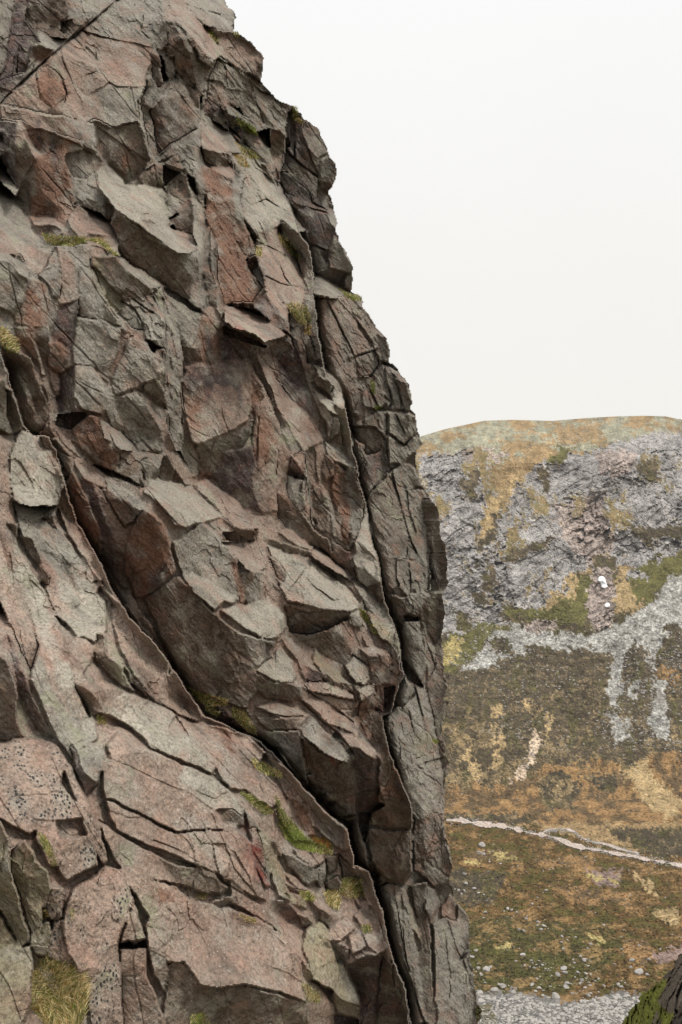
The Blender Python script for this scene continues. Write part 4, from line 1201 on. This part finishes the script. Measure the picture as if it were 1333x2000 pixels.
    P = np.stack([u, np.ones_like(u), v], -1) * dep[..., None]
    return dict(P=P, X=Xv, Y=Yv, dep=dep, col=col, rocky=rb, xs=xs, crest=crest)
LAND = land()
_lx = LAND['xs']
def ground(px, py):
    """point of the land seen at a reference pixel"""
    j = int(np.clip(np.searchsorted(_lx, px), 1, len(_lx) - 1)); colY = LAND['Y'][:, j]; d = np.interp(py, colY, LAND['dep'][:, j])
    u, v = ray(px, py); return np.array([u * d, d, v * d])

def land_material():
    n = Nodes('hill_cover'); at = n.attr('tint'); c = at.outputs['Color']; rk = at.outputs['Alpha']
    nf = n.noise(.55, 4, .7); nb = n.noise(.09, 4, .6)
    c = n.gain(c, n.map(nf, .3, .7, .35, 1.65)); c = n.gain(c, n.map(nb, .3, .7, .78, 1.24))
    jm = n.along(35, (.05, .12, .22))
    js = n.noise(1.0, 5, .75, jm)
    crk = n.map(js, .40, .50, .55, 1.08)
    c = n.mix(rk, c, n.gain(c, crk))
    stone = n.voro(.42, outp='Color'); sc = n.new('ShaderNodeSeparateColor'); n.t.links.new(stone, sc.inputs[0])
    isscree = n.math('MULTIPLY', n.map(rk, .25, .45), n.map(rk, .75, .55))
    c = n.mix(isscree, c, n.gain(c, n.map(sc.outputs[0], 0, 1, .6, 1.4)))
    return n.done(c, .95, n.bump(n.math('ADD', nf, n.math('MULTIPLY', js, n.math('MULTIPLY', rk, 2.0))), 1.2, .8), .1)
LAND_MAT = land_material()

def build_land():
    P, Y = LAND['P'], LAND['Y']; H, W = Y.shape
    C = np.concatenate([LAND['col'], LAND['rocky'][..., None]], -1)
    # the plateau runs on behind the crest
    n = 8; bk = []; cb = []
    top = P[0]; hh = top[:, 2]
    for k in range(n, 0, -1):
        s = 1 + .06 * k; q = top * s; q[:, 2] = hh - 1.5 * k; bk.append(q); cb.append(C[0])
    Pall = np.concatenate([np.array(bk), P], 0); Call = np.concatenate([np.array(cb), C], 0)
    row = lambda y: n + int(np.searchsorted(Y[:, W // 2], y))
    a, b = row(1572), row(1932)
    def strip(name, i0, i1):
        idx = np.arange((i1 - i0) * W).reshape(i1 - i0, W)
        F = np.stack([idx[:-1, :-1], idx[1:, :-1], idx[1:, 1:], idx[:-1, 1:]], -1).reshape(-1, 4)
        return tag(link(name, mesh_from(name, Pall[i0:i1].reshape(-1, 3), F, Call[i0:i1].reshape(-1, 4), LAND_MAT)), kind='structure')
    strip('hill', 0, a + 1); strip('valley_floor', a, b + 1); strip('scree_slope', b, H + n)
    # far ground to the horizon, under everything
    V = [(-9000, -3000, -260), (9000, -3000, -260), (9000, 13000, -260), (-9000, 13000, -260)]
    g = mesh_from('ground', V, [[0, 1, 2, 3]], [(.11, .085, .045, 0)] * 4, LAND_MAT); tag(link('ground', g), kind='structure')
build_land()

# thin air between the cliff and the hill -----------------------------------------------
def build_haze():
    x0, x1, y0, y1, z0, z1 = -9200, 9200, -3200, 13200, -262, 190
    V = [(x, y, z) for z in (z0, z1) for y in (y0, y1) for x in (x0, x1)]
    F = [[0, 2, 3, 1], [4, 5, 7, 6], [0, 1, 5, 4], [2, 6, 7, 3], [0, 4, 6, 2], [1, 3, 7, 5]]
    m = bpy.data.materials.new('thin_air'); m.use_nodes = True; t = m.node_tree; t.nodes.clear()
    o = t.nodes.new('ShaderNodeOutputMaterial'); v = t.nodes.new('ShaderNodeVolumePrincipled'); v.inputs['Color'].default_value = (.93, .95, 1, 1); v.inputs['Density'].default_value = .00003; v.inputs['Anisotropy'].default_value = .2
    t.links.new(v.outputs[0], o.inputs['Volume'])
    tag(link('haze', mesh_from('haze', V, F, None, m)), 'faint pale haze in the valley air', 'haze', kind='stuff')
build_haze()

# heather and rush hummocks ---------------------------------------------------------------
def build_hummocks():
    rng = np.random.default_rng(21); k = 5; a = np.arange(k) * 2 * math.pi / k
    dome = np.concatenate([np.stack([np.cos(a), np.sin(a), 0 * a - .2], 1), np.stack([.7 * np.cos(a + .6), .7 * np.sin(a + .6), 0 * a + .55], 1), [[0, 0, .85]]])
    F = [[i, (i + 1) % k, k + i] for i in range(k)] + [[(i + 1) % k, k + (i + 1) % k, k + i] for i in range(k)] + [[k + i, k + (i + 1) % k, 2 * k] for i in range(k)]
    F = np.array(F); Y, X = LAND['Y'], LAND['X']; ok = (LAND['rocky'] < .2) & (Y > 1190) & (Y < 1938) & (X > 840) & (X < 1345)
    ii, jj = np.nonzero(ok); n = 15000; pick = rng.integers(0, len(ii), n); ii, jj = ii[pick], jj[pick]
    near = np.interp(Y[ii, jj], [1190, 1600, 1938], [1.3, 1.5, 2.3]); s = near * LAND['dep'][ii, jj] / FOC * (.5 + .9 * rng.random(n) ** 2)
    base = LAND['P'][ii, jj]; c = LAND['col'][ii, jj]
    V = base[:, None] + dome[None] * (s[:, None] * rng.uniform(.75, 1.3, (n, 3)))[:, None] + rng.normal(size=(n, 2 * k + 1, 3)) * .12 * s[:, None, None]
    C = np.repeat((c * rng.uniform(.55, 1.25, (n, 1)))[:, None], 2 * k + 1, 1); C = np.concatenate([C, 0 * C[..., :1]], -1)
    FF = (F[None] + (np.arange(n) * (2 * k + 1))[:, None, None]).reshape(-1, 3)
    tag(link('heather', mesh_from('heather', V.reshape(-1, 3), FF, C.reshape(-1, 4), LAND_MAT)), 'brown heather and rush hummocks covering hillside and moor', 'heather', kind='stuff')
build_hummocks()
# ---------------------------------------------------------------------------
# stones, stream, snow, crag, grass
# ---------------------------------------------------------------------------
def stone_mat():
    n = Nodes('pale_stone'); g = n.noise(1.1, 4, .7); b = n.new('ShaderNodeObjectInfo').outputs['Random']
    c = n.mix(n.map(g, .3, .7), (.20, .185, .165), (.36, .335, .305)); c = n.gain(c, n.map(b, 0, 1, .8, 1.12))
    return n.done(c, .9, n.bump(g, .3, .6), .2)
STONE = stone_mat()
def ico(sub=1):
    import bmesh
    bm = bmesh.new(); bmesh.ops.create_icosphere(bm, subdivisions=sub, radius=1)
    V = np.array([v.co[:] for v in bm.verts]); F = np.array([[v.index for v in f.verts] for f in bm.faces]); bm.free(); return V, F
ICO1, ICO2 = ico(1), ico(2)
def stone_shape(seed, fine=True):
    V, F = ICO2 if fine else ICO1
    rng = np.random.default_rng(seed); V = V.copy()
    for _ in range(9):                                    # broken off along random planes
        nn = rng.normal(size=3); nn /= np.linalg.norm(nn); d = rng.uniform(.45, .85); s = V @ nn
        V = V - np.clip(s - d, 0, None)[:, None] * nn
    V = V * rng.uniform(.7, 1.15, 3) * np.array([1.1, .9, .7]); V += rng.normal(size=V.shape) * .02
    return V, F
def stones_joined(name, centres, sizes, mat, seed, cols=None):
    rng = np.random.default_rng(seed); shapes = [stone_shape(seed + k, False) for k in range(12)]
    VV, FF, n = [], [], 0
    for c, s in zip(centres, sizes):
        V, F = shapes[rng.integers(12)]; a = rng.uniform(0, 6.28); ca, sa = math.cos(a), math.sin(a)
        Q = V @ np.array([[ca, sa, 0], [-sa, ca, 0], [0, 0, 1]]) * s * np.array([1, 1, rng.uniform(.6, 1.1)])
        VV.append(Q + c); FF.append(F + n); n += len(V)
    return link(name, mesh_from(name, np.concatenate(VV), np.concatenate(FF), None, mat))

BOULD = """1100,1893,17 1103,1901,12 1022,1866,9 911,1726,10 928,1737,8 908,1741,7 896,1740,6 935,1745,6 902,1747,6 946,1748,7 942,1652,14 937,1667,10 945,1669,9 949,1783,7 992,1776,7 1000,1778,6 1067,1741,8 1014,1818,8 1024,1819,9 1052,1802,9 1062,1810,9 1050,1808,6 1058,1816,6 1028,1795,6 908,1708,8 889,1738,5 1098,1830,8 1125,1831,7 1097,1841,6 1141,1877,10 1122,1881,6 1155,1845,6 1148,1853,6 1101,1854,6 1060,1886,6 1137,1917,10 1091,1905,14 1129,1900,8 1145,1903,7 1107,1930,14 1107,1922,10 1040,1925,8 1053,1931,8 1047,1938,8 1180,1927,8 1201,1884,7 1213,1928,7 1208,1924,8 1232,1890,8 1247,1900,14 1265,1905,8 1235,1878,11 1268,1875,8 1290,1856,7 1170,1938,6 983,1928,13 968,1936,14 930,1857,9 922,1870,8 935,1893,9 950,1896,14 958,1891,9 940,1905,10 925,1906,8 948,1920,6 938,1945,16 1005,1940,12 1085,1949,14 1072,1951,10 1150,1946,9 978,1688,5 1012,1692,4 956,1684,6 1030,1790,4 1040,1766,5 985,1780,5 1215,1855,5 1250,1848,6 1180,1808,5 1120,1875,5 1165,1950,8 1060,1945,9"""
LABELS_B = {0: 'largest pale boulder standing alone below the middle of the moor'}
def build_stones():
    shapes = []
    for k in range(9):
        V, F = stone_shape(900 + k); shapes.append(mesh_from('boulder', V, F, None, STONE))
    rng = np.random.default_rng(3); made = {}
    for k, s in enumerate(BOULD.split()):
        x, y, w = [float(q) for q in s.split(',')]; g = ground(x, y); r = w * .5 * g[1] / FOC * 1.35
        o = link('boulder', shapes[k % 9]); o.location = g + np.array([0, 0, r * .25]); o.scale = (r, r, r * rng.uniform(.75, 1.05)); o.rotation_euler = (rng.uniform(-.3, .3), rng.uniform(-.3, .3), rng.uniform(0, 6.3))
        size = 'small' if w < 7.5 else 'fair sized' if w < 12 else 'big'
        place = 'near the stream' if y < 1700 else 'by the cliff foot' if x < 965 else 'on the scree edge' if y > 1935 else 'near the mossy crag' if x > 1190 else 'on the brown moor' if y < 1785 else 'on the green moor'
        made.setdefault((size, place), []).append((x, o))
    nth = 'leftmost,second,third,fourth,fifth,sixth,seventh,eighth,ninth,tenth,eleventh,twelfth,thirteenth,fourteenth,fifteenth,sixteenth'.split(',')
    for (size, place), ob in made.items():
        ob.sort(key=lambda q: q[0])
        for k, (x, o) in enumerate(ob):
            lab = f'{size} pale boulder lying {place}' if len(ob) == 1 else f'leftmost of the {size} pale boulders {place}' if k == 0 else f'{nth[min(k, 15)]} from left of the {size} pale boulders {place}'
            tag(o, lab, 'boulder', f'{size} pale boulders {place}')
    # loose scree below the cliff foot
    cs, ss = [], []
    poly = pts('925,1942 960,1948 990,1942 1040,1948 1100,1966 1150,1952 1200,1942 1270,1950 1330,1970 1330,2080 900,2080'); 
    while len(cs) < 4200:
        x, y = rng.uniform(900, 1330), rng.uniform(1935, 2080)
        if not in_poly(poly, np.array(x), np.array(y)): continue
        g = ground(x, y); s = (1.6 + 6.5 * rng.random() ** 3) * g[1] / FOC; cs.append(g + np.array([0, 0, .1 * s])); ss.append(s)
    tag(stones_joined('scree', cs, ss, STONE, 50), 'loose pale scree blocks covering the slope at the bottom edge', 'scree', kind='stuff')
    # small stones strewn over the hillside and moor
    cs, ss = [], []
    dens = [(pts('880,1290 1000,1240 1333,1200 1333,1460 1100,1470 880,1420'), 1500, 1.1), (pts('1150,1230 1333,1240 1333,1470 1180,1440'), 700, 1.4), (pts('870,1180 1000,1200 990,1260 880,1330'), 400, 1.2),
            (pts('860,1420 1333,1450 1333,1600 860,1570'), 180, 1.0), (pts('880,1620 1333,1700 1333,1930 900,1935'), 260, 1.2), (pts('900,1880 1260,1860 1260,1950 920,1950'), 200, 1.7),
            (pts('830,850 1333,815 1333,850 1000,880 830,890'), 500, 1.0), (pts('1195,1280 1215,1290 1212,1440 1190,1380'), 200, 1.4), (pts('1270,1290 1300,1380 1330,1450 1270,1440'), 260, 1.5), (pts('985,1555 1010,1500 1040,1455 1050,1470 1010,1550'), 60, 1.2)]
    for poly, n, sz in dens:
        lo, hi = poly.min(0), poly.max(0); k = 0
        while k < n:
            x, y = rng.uniform(lo[0], hi[0]), rng.uniform(lo[1], hi[1])
            if not in_poly(poly, np.array(x), np.array(y)): continue
            if vnoise(np.array([x, y * 1.3, 0.]), 38, 77) + rng.uniform(-.5, .5) < 0: continue
            g = ground(x, y); s = sz * (.9 + 2.2 * rng.random() ** 3) * g[1] / FOC; cs.append(g); ss.append(s); k += 1
    tag(stones_joined('strewn_stones', cs, ss, STONE, 70), 'small pale stones strewn over the heather slope and moor', 'stones', kind='stuff')
    # stream: pale gravel bed with a thread of brown water
    main = pts('872,1604 900,1604 935,1609 975,1613 1010,1620 1035,1627 1060,1632 1090,1640 1120,1652 1160,1660 1200,1668 1240,1674 1290,1684 1333,1692 1420,1705')
    loop = pts('1055,1630 1075,1622 1105,1621 1122,1626 1135,1637 1150,1644 1180,1650 1215,1660 1250,1670')
    nm = Nodes('stream_gravel'); q = nm.noise(.5, 4, .8); w = nm.noise(.12, 3, .6)
    gm = nm.done(nm.mix(nm.map(q, .35, .65), (.22, .165, .13), (.50, .42, .365)), .8, nm.bump(q, .4, .7), .2)
    nw = Nodes('peat_water'); wm = nw.done((.10, .055, .022), .12, nw.bump(nw.noise(.8, 2), .05, .3), .5)
    def ribbon(name, line, wpx, mat, z, seed, wob):
        L = []; rr = np.random.default_rng(seed)
        for (ax, ay), (bx, by) in zip(line[:-1], line[1:]):
            m = max(2, int(math.hypot(bx - ax, by - ay) / 3))
            for t in np.linspace(0, 1, m, endpoint=False): L.append((ax + (bx - ax) * t, ay + (by - ay) * t))
        V = []
        for i, (x, y) in enumerate(L):
            ww = wpx * (1 + wob * vnoise(np.array([i * 1.0, 0., 0.]), 5, seed) + .4 * wob * rr.uniform(-1, 1)); yo = 1.5 * vnoise(np.array([i * 1., 3., 0.]), 9, seed + 1)
            for sgn in (-1, 1):
                u, v = ray(x, y + yo + sgn * ww); d = FLOOR / -v; V.append((u * d, d, -FLOOR + z))
        F = [[2 * i, 2 * i + 1, 2 * i + 3, 2 * i + 2] for i in range(len(L) - 1)]
        return tag(link(name, mesh_from(name, V, F, None, mat)), kind='structure')
    ribbon('stream_bed', main, 2.6, gm, .5, 5, 1.3); ribbon('stream_bed', loop, 1.5, gm, .55, 8, 1.3)
    ribbon('stream_water', pts('872,1607 890,1609 905,1610'), 2.2, wm, .7, 9, .2)
    cs, ss = [], []
    for line, n, sp in ((main, 1500, 5.5), (loop, 600, 3.6)):
        seg = np.cumsum(np.concatenate([[0], np.hypot(*np.diff(line, axis=0).T)]))
        for _ in range(n):
            t = rng.uniform(0, seg[-1]); x = np.interp(t, seg, line[:, 0]); y = np.interp(t, seg, line[:, 1]) + rng.normal() * sp * .6
            u, v = ray(x, y); d = FLOOR / -v; cs.append(np.array([u * d, d, -FLOOR + .4])); ss.append((.9 + 2.0 * rng.random() ** 3) * d / FOC)
    tag(stones_joined('stream_stones', cs, ss, STONE, 90), 'pale pinkish stones heaped along the bed of the stream', 'stones', kind='stuff')
    # two last snow patches in the gully
    nS = Nodes('old_snow'); sm = nS.done((.74, .75, .77), .6, nS.bump(nS.noise(.5, 3), .3, .4), .3)
    for lab, outl in (('larger snow patch high in the gully of the far crag', '1170,1127 1176,1125 1181,1128 1184,1138 1187,1146 1182,1150 1176,1148 1173,1138 1168,1134'), ('small round snow patch below the larger one in the gully', '1181,1181 1186,1177 1191,1179 1191,1185 1186,1187 1181,1185')):
        pl = pts(outl); lo, hi = pl.min(0), pl.max(0); gx = np.arange(lo[0] - 1, hi[0] + 1.1, .8); gy = np.arange(lo[1] - 1, hi[1] + 1.1, .8)
        GX, GY = np.meshgrid(gx, gy); inside = in_poly(pl, GX, GY).astype(float); soft = blur(inside, 2)
        D = np.array([[ground(x, y)[1] for x in gx] for y in gy]); D = blur(np.minimum(D, np.median(D) + 3), 3) + 1.0 - 5.5 * soft; u, v = ray(GX, GY)
        Pn = np.stack([u * D, D, v * D], -1); idx = np.arange(GX.size).reshape(GX.shape); keep = (soft[:-1, :-1] > .25)
        Q = np.stack([idx[:-1, :-1], idx[1:, :-1], idx[1:, 1:], idx[:-1, 1:]], -1)[keep]; uq, inv = np.unique(Q, return_inverse=True)
        tag(link('snow_patch', mesh_from('snow_patch', Pn.reshape(-1, 3)[uq], inv.reshape(Q.shape), None, sm, True)), lab, 'snow')
build_stones()

# mossy crag across the gully, bottom right ------------------------------------------
def build_crag():
    step = 2.5; xs = np.arange(1180, 1420, step); ys = np.arange(1820, 2120, step); X, Y = np.meshgrid(xs, ys); u, v = ray(X, Y)
    P2 = np.stack([X, Y, 0 * X], -1); wx = X + 5 * vnoise(P2, 16, 601) + 3 * vnoise(P2, 6, 602); wy = Y + 5 * vnoise(P2, 16, 603) + 3 * vnoise(P2, 6, 604)
    m = in_poly(pts('1195,2120 1215,1995 1235,1965 1245,1950 1262,1932 1290,1920 1305,1892 1320,1872 1345,1855 1420,1830 1420,2120'), wx, wy)
    d = rbf([(1215, 2000, 58), (1333, 1860, 52), (1420, 2000, 38), (1300, 1950, 50), (1260, 2100, 47), (1420, 1840, 45)], X, Y)
    P = np.stack([u, np.ones_like(u), v], -1) * d[..., None]
    a = R(48); q = -P[..., 0] * math.sin(a) + P[..., 2] * math.cos(a); al = P[..., 0] * math.cos(a) + P[..., 2] * math.sin(a)
    J = np.stack([al * .4, P[..., 1] * .3, q], -1) + .25 * np.stack([vnoise(P, 1.2, 611), vnoise(P, 1.2, 612), vnoise(P, 1.2, 613)], -1)
    r1, f1, f2 = voronoi(J, .75, 620)
    d = d - .5 * r1[..., 0] - .25 * fbm(P, .8, 3, 630) + .4 * np.exp(-((f2 - f1) / .1) ** 2)
    P = np.stack([u, np.ones_like(u), v], -1) * d[..., None]
    moss = (fbm(J * np.array([1, 1, .8]), 1.6, 3, 640) + .25 * r1[..., 1] > .0)
    C = np.where(moss[..., None], np.array((.11, .115, .022)) * (1 + .4 * vnoise(P, .5, 650))[..., None], np.array((.085, .068, .052)) * (1 + .5 * r1[..., 2:3])); C = np.concatenate([C, 0 * X[..., None]], -1)
    H, W = X.shape; cell = m[:-1, :-1] & m[1:, :-1] & m[:-1, 1:] & m[1:, 1:]; idx = np.arange(H * W).reshape(H, W); ii, jj = np.nonzero(cell)
    q4 = np.stack([idx[ii, jj], idx[ii + 1, jj], idx[ii + 1, jj + 1], idx[ii, jj + 1]], 1); uq, inv = np.unique(q4, return_inverse=True); F = inv.reshape(q4.shape); V = P.reshape(-1, 3)[uq]; CC = C.reshape(-1, 4)[uq]
    cp = np.pad(cell, 1); ex = []
    for (di, dj, a_, b_) in ((-1, 0, 3, 0), (1, 0, 1, 2), (0, -1, 0, 1), (0, 1, 2, 3)):
        e = ~cp[ii + 1 + di, jj + 1 + dj]; ex.append(np.stack([F[e, b_], F[e, a_]], 1))
    ex = np.concatenate(ex); ev, einv = np.unique(ex, return_inverse=True); einv = einv.reshape(ex.shape); n0 = len(V)
    back = V[ev] * 1.06 + np.array([1.5, 0, -.8]); V = np.concatenate([V, back]); CC = np.concatenate([CC, CC[ev]]); F = np.concatenate([F, np.stack([ex[:, 0], ex[:, 1], n0 + einv[:, 1], n0 + einv[:, 0]], 1)])
    n = Nodes('mossy_rock'); c = n.attr('tint').outputs['Color']; g = n.noise(6, 4, .75); c = n.gain(c, n.map(g, .3, .7, .5, 1.5)); mat = n.done(c, .95, n.bump(g, .15, .8), .1)
    tag(link('mossy_crag', mesh_from('mossy_crag', V, F, CC, mat)), 'dark mossy rock ribs rising in the bottom right corner', 'crag')
build_crag()

# grass on the ledges --------------------------------------------------------------------
def grass_mat():
    n = Nodes('grass_blades'); c = n.attr('tint').outputs['Color']; m = n.done(c, .75, None, .2)
    tr = n.new('ShaderNodeBsdfTranslucent'); n.t.links.new(c, tr.inputs['Color']); mx = n.new('ShaderNodeMixShader'); mx.inputs[0].default_value = .3
    o = [q for q in n.t.nodes if q.type == 'OUTPUT_MATERIAL'][0]; n.t.links.new(n.bsdf.outputs[0], mx.inputs[1]); n.t.links.new(tr.outputs[0], mx.inputs[2]); n.t.links.new(mx.outputs[0], o.inputs['Surface']); return m
GRASS = grass_mat()
# outline; blades; blade length in px; share of green; label
TUFTS = [
 ('62,1900 85,1876 112,1888 150,1898 172,1940 165,1985 160,2040 45,2040 55,1960', 5200, 30, .30, 'large shaggy clump of tan and green grass in the bottom left corner'),
 ('80,458 110,462 165,466 165,476 130,486 95,476', 900, 13, .55, 'long green and tan grass strip on the upper left ledge'),
 ('165,468 190,464 215,482 232,500 222,500 195,478', 420, 9, .4, 'thin rusty grass fringe curving right of the upper left ledge'),
 ('372,1345 400,1355 440,1368 445,1378 410,1382 385,1370', 900, 14, .45, 'grass cushion under the big dark face on the middle ledge'),
 ('400,1378 430,1392 425,1402 400,1390', 300, 10, .4, 'small tan grass patch between the stones of the middle ledge'),
 ('455,1382 480,1392 500,1420 505,1438 490,1435 470,1415 455,1400', 700, 12, .45, 'golden grass trailing right along the middle ledge'),
 ('495,1482 520,1492 545,1508 550,1522 520,1515 500,1500', 600, 12, .3, 'tan grass tuft in the groove below the middle ledge'),
 ('466,1548 490,1556 520,1572 535,1590 515,1592 490,1572', 600, 11, .4, 'ochre grass strip between the two sloping pink slabs'),
 ('535,1555 560,1590 575,1610 600,1640 640,1660 652,1672 620,1668 585,1660 560,1640 545,1600', 2400, 16, .55, 'big green grass bank in the corner beside the red scar'),
 ('610,1635 640,1640 650,1660 625,1662', 400, 12, .1, 'orange brown dead bracken tuft at the end of the grass bank'),
 ('662,1725 685,1716 706,1720 712,1748 690,1758 668,1748', 900, 14, .5, 'round grass cushion on the lower right ledge'),
 ('630,1742 655,1742 668,1760 662,1780 640,1770', 600, 12, .45, 'grass cushion left of the round one on the lower ledge'),
 ('582,1742 600,1742 615,1755 612,1764 592,1758', 350, 9, .45, 'small green tuft among the dark blocks of the lower ledge'),
 ('705,1808 722,1806 728,1820 712,1825', 300, 10, .35, 'small lone tuft on the pink steps near the cave'),
 ('590,1922 605,1920 622,1945 622,1962 605,1955', 500, 12, .5, 'green tuft in the notch at the bottom beside the yellowish slab'),
 ('432,200 440,205 470,235 500,250 506,265 490,262 465,245 440,218', 700, 8, .85, 'bright green moss strip high on the pale gully slab'),
 ('446,275 470,282 500,300 512,312 490,312 465,300', 500, 8, .5, 'tan and green tuft below the bright moss strip'),
 ('455,300 480,310 490,330 470,325', 300, 7, .1, 'dry straw coloured tuft under the high moss strip'),
 ('535,456 560,465 580,490 588,512 570,500 548,475', 500, 8, .5, 'green and ochre tufts in the crack of the pale gully slab'),
 ('498,482 510,485 512,500 502,505', 220, 7, .15, 'ochre tuft beside the square hole in the rusty wall'),
 ('560,596 580,590 600,600 608,630 592,640 570,615', 700, 9, .55, 'dark green cushion in the gully left of the purple wall'),
 ('595,640 608,635 606,655 596,655', 160, 7, .1, 'ochre tuft just under the dark green gully cushion'),
 ('660,562 680,572 706,582 704,590 680,584', 400, 7, .7, 'green moss under the beak shaped overhang'),
 ('568,208 580,210 582,232 596,240 585,243 570,232', 350, 7, .6, 'green moss on the skyline notch of the dark buttress'),
 ('405,55 416,62 428,82 424,86 410,70', 260, 7, .6, 'thin moss in the joint under the topmost slab'),
 ('455,64 466,64 470,72 458,74', 140, 6, .6, 'tiny moss tuft on the skyline step by the topmost slab'),
 ('0,640 12,645 30,665 38,690 15,690 0,670', 700, 12, .25, 'rusty grass in the crack at the left edge'),
 ('188,1398 204,1402 208,1416 192,1414', 260, 9, .15, 'ochre tuft in the crack of the left slab'),
 ('703,1188 714,1196 722,1214 714,1216 705,1204', 260, 7, .3, 'ochre moss beside the small white stone on the ribbed slab'),
 ('718,1216 730,1222 738,1240 728,1238', 200, 7, .3, 'ochre moss below the small white stone'),
 ('74,1628 88,1632 100,1650 112,1690 104,1700 90,1665', 520, 10, .35, 'thin grass line in the crack behind the left boulder'),
 ('74,1782 90,1776 98,1790 82,1800', 240, 11, .1, 'pale dry tuft on top of the yellowish block'),
 ('136,1772 146,1774 148,1796 138,1794', 160, 9, .2, 'little dry tuft in the crack of the speckled slab'),
 ('380,1742 408,1746 404,1758 384,1754', 200, 8, .25, 'little ochre tuft under the rounded bulge'),
 ('468,1785 500,1794 505,1804 480,1800', 240, 8, .2, 'ochre grass line on the edge of the big pink slab'),
 ('370,1985 400,1980 412,1998 408,2030 372,2030', 500, 12, .5, 'green tuft at the bottom edge under the big pink boulder'),
 ('722,742 732,745 732,772 724,765', 160, 6, .7, 'green moss in the vertical crack of the dark buttress'),
 ('730,792 748,795 744,803 733,801', 140, 5, .7, 'green moss on the horizontal crack of the dark buttress'),
 ('928,1972 945,1968 955,1990 950,2010 930,2005', 420, 10, .8, 'green bush of grass at the foot of the cliff above the scree'),
 ('846,1440 858,1448 856,1456 846,1450', 140, 5, .7, 'moss on the small projecting edge of the far buttress'),
]
def build_grass():
    rng = np.random.default_rng(12)
    green = np.array((.20, .24, .05)); tan = np.array((.72, .58, .31)); ochre = np.array((.42, .26, .07)); dark = np.array((.11, .10, .03))
    for outl, nb, lpx, gr, lab in TUFTS:
        pl = pts(outl); lo, hi = pl.min(0), pl.max(0); c = pl.mean(0)
        root = []
        while len(root) < nb:
            q = rng.uniform(lo, hi, (nb * 3, 2)); ok = in_poly(pl, q[:, 0], q[:, 1]); root += list(q[ok])
        root = np.array(root[:nb])
        B = np.array([cliff_point(x, y, .05) for x, y in root])
        if 'foot of the cliff' in lab: B = np.array([cliff_point(925, 1985, .2) * 1.0 + (np.array([(x - 925) / FOC, 0, (1985 - y) / FOC]) * 42) for x, y in root])
        md = np.median(B[:, 1]); B[:, [0, 1, 2]] *= (np.clip(B[:, 1], md * .985, md * 1.015) / B[:, 1])[:, None]
        d = B[:, 1]; L = lpx * d / FOC * rng.uniform(.55, 1.25, nb); w = np.maximum(.004, .9 * d / FOC) * rng.uniform(.6, 1.2, nb)
        clump = np.stack([vnoise(B, .25 * md / 10, 700), vnoise(B, .25 * md / 10, 701), 0 * d], -1)
        up = np.array([.1, -.5, .75]) + .4 * rng.normal(size=(nb, 3)) * np.array([1, .7, .4]) + 1.5 * clump; up /= np.linalg.norm(up, axis=1, keepdims=True)
        side = np.cross(up, np.array([0, 1.0, 0]) + .3 * rng.normal(size=(nb, 3))); side /= np.linalg.norm(side, axis=1, keepdims=True)
        droop = np.array([.35, -.35, -.75]) + .5 * clump
        p1 = B + up * (L * .55)[:, None]; p2 = p1 + (up * .45 + droop * rng.uniform(.15, .6, nb)[:, None]) * (L * .6)[:, None]
        V = np.stack([B - side * w[:, None] * .5, B + side * w[:, None] * .5, p1 + side * w[:, None] * .4, p1 - side * w[:, None] * .4, p2], 1).reshape(-1, 3)
        k = np.arange(nb) * 5; Q = np.stack([k, k + 1, k + 2, k + 3], 1); T = np.stack([k + 3, k + 2, k + 4], 1)
        gr = min(.9, gr + .12); g = rng.random(nb) + .35 * vnoise(B, .3 * md / 10, 710) < gr
        base = np.where(g[:, None], green, np.where((rng.random(nb) < (.75 if gr >= .25 else .35))[:, None], tan, ochre)); base = np.where((rng.random(nb) < .12)[:, None], dark, base)
        if 'bracken' in lab: base = np.where((rng.random(nb) < .7)[:, None], np.array((.30, .12, .03)), base)
        base = base * rng.uniform(.65, 1.25, (nb, 1))
        C = np.repeat(np.concatenate([base, np.ones((nb, 1))], 1)[:, None], 5, 1); C[:, 4, :3] = .65 * C[:, 4, :3] + .35 * tan; C = C.reshape(-1, 4)
        me = mesh_from('grass_tuft', V - B.mean(0), (Q, T), C, GRASS); o = link('grass_tuft', me); o.location = B.mean(0)
        tag(o, lab, 'grass', 'grass tufts on the ledges')
build_grass()
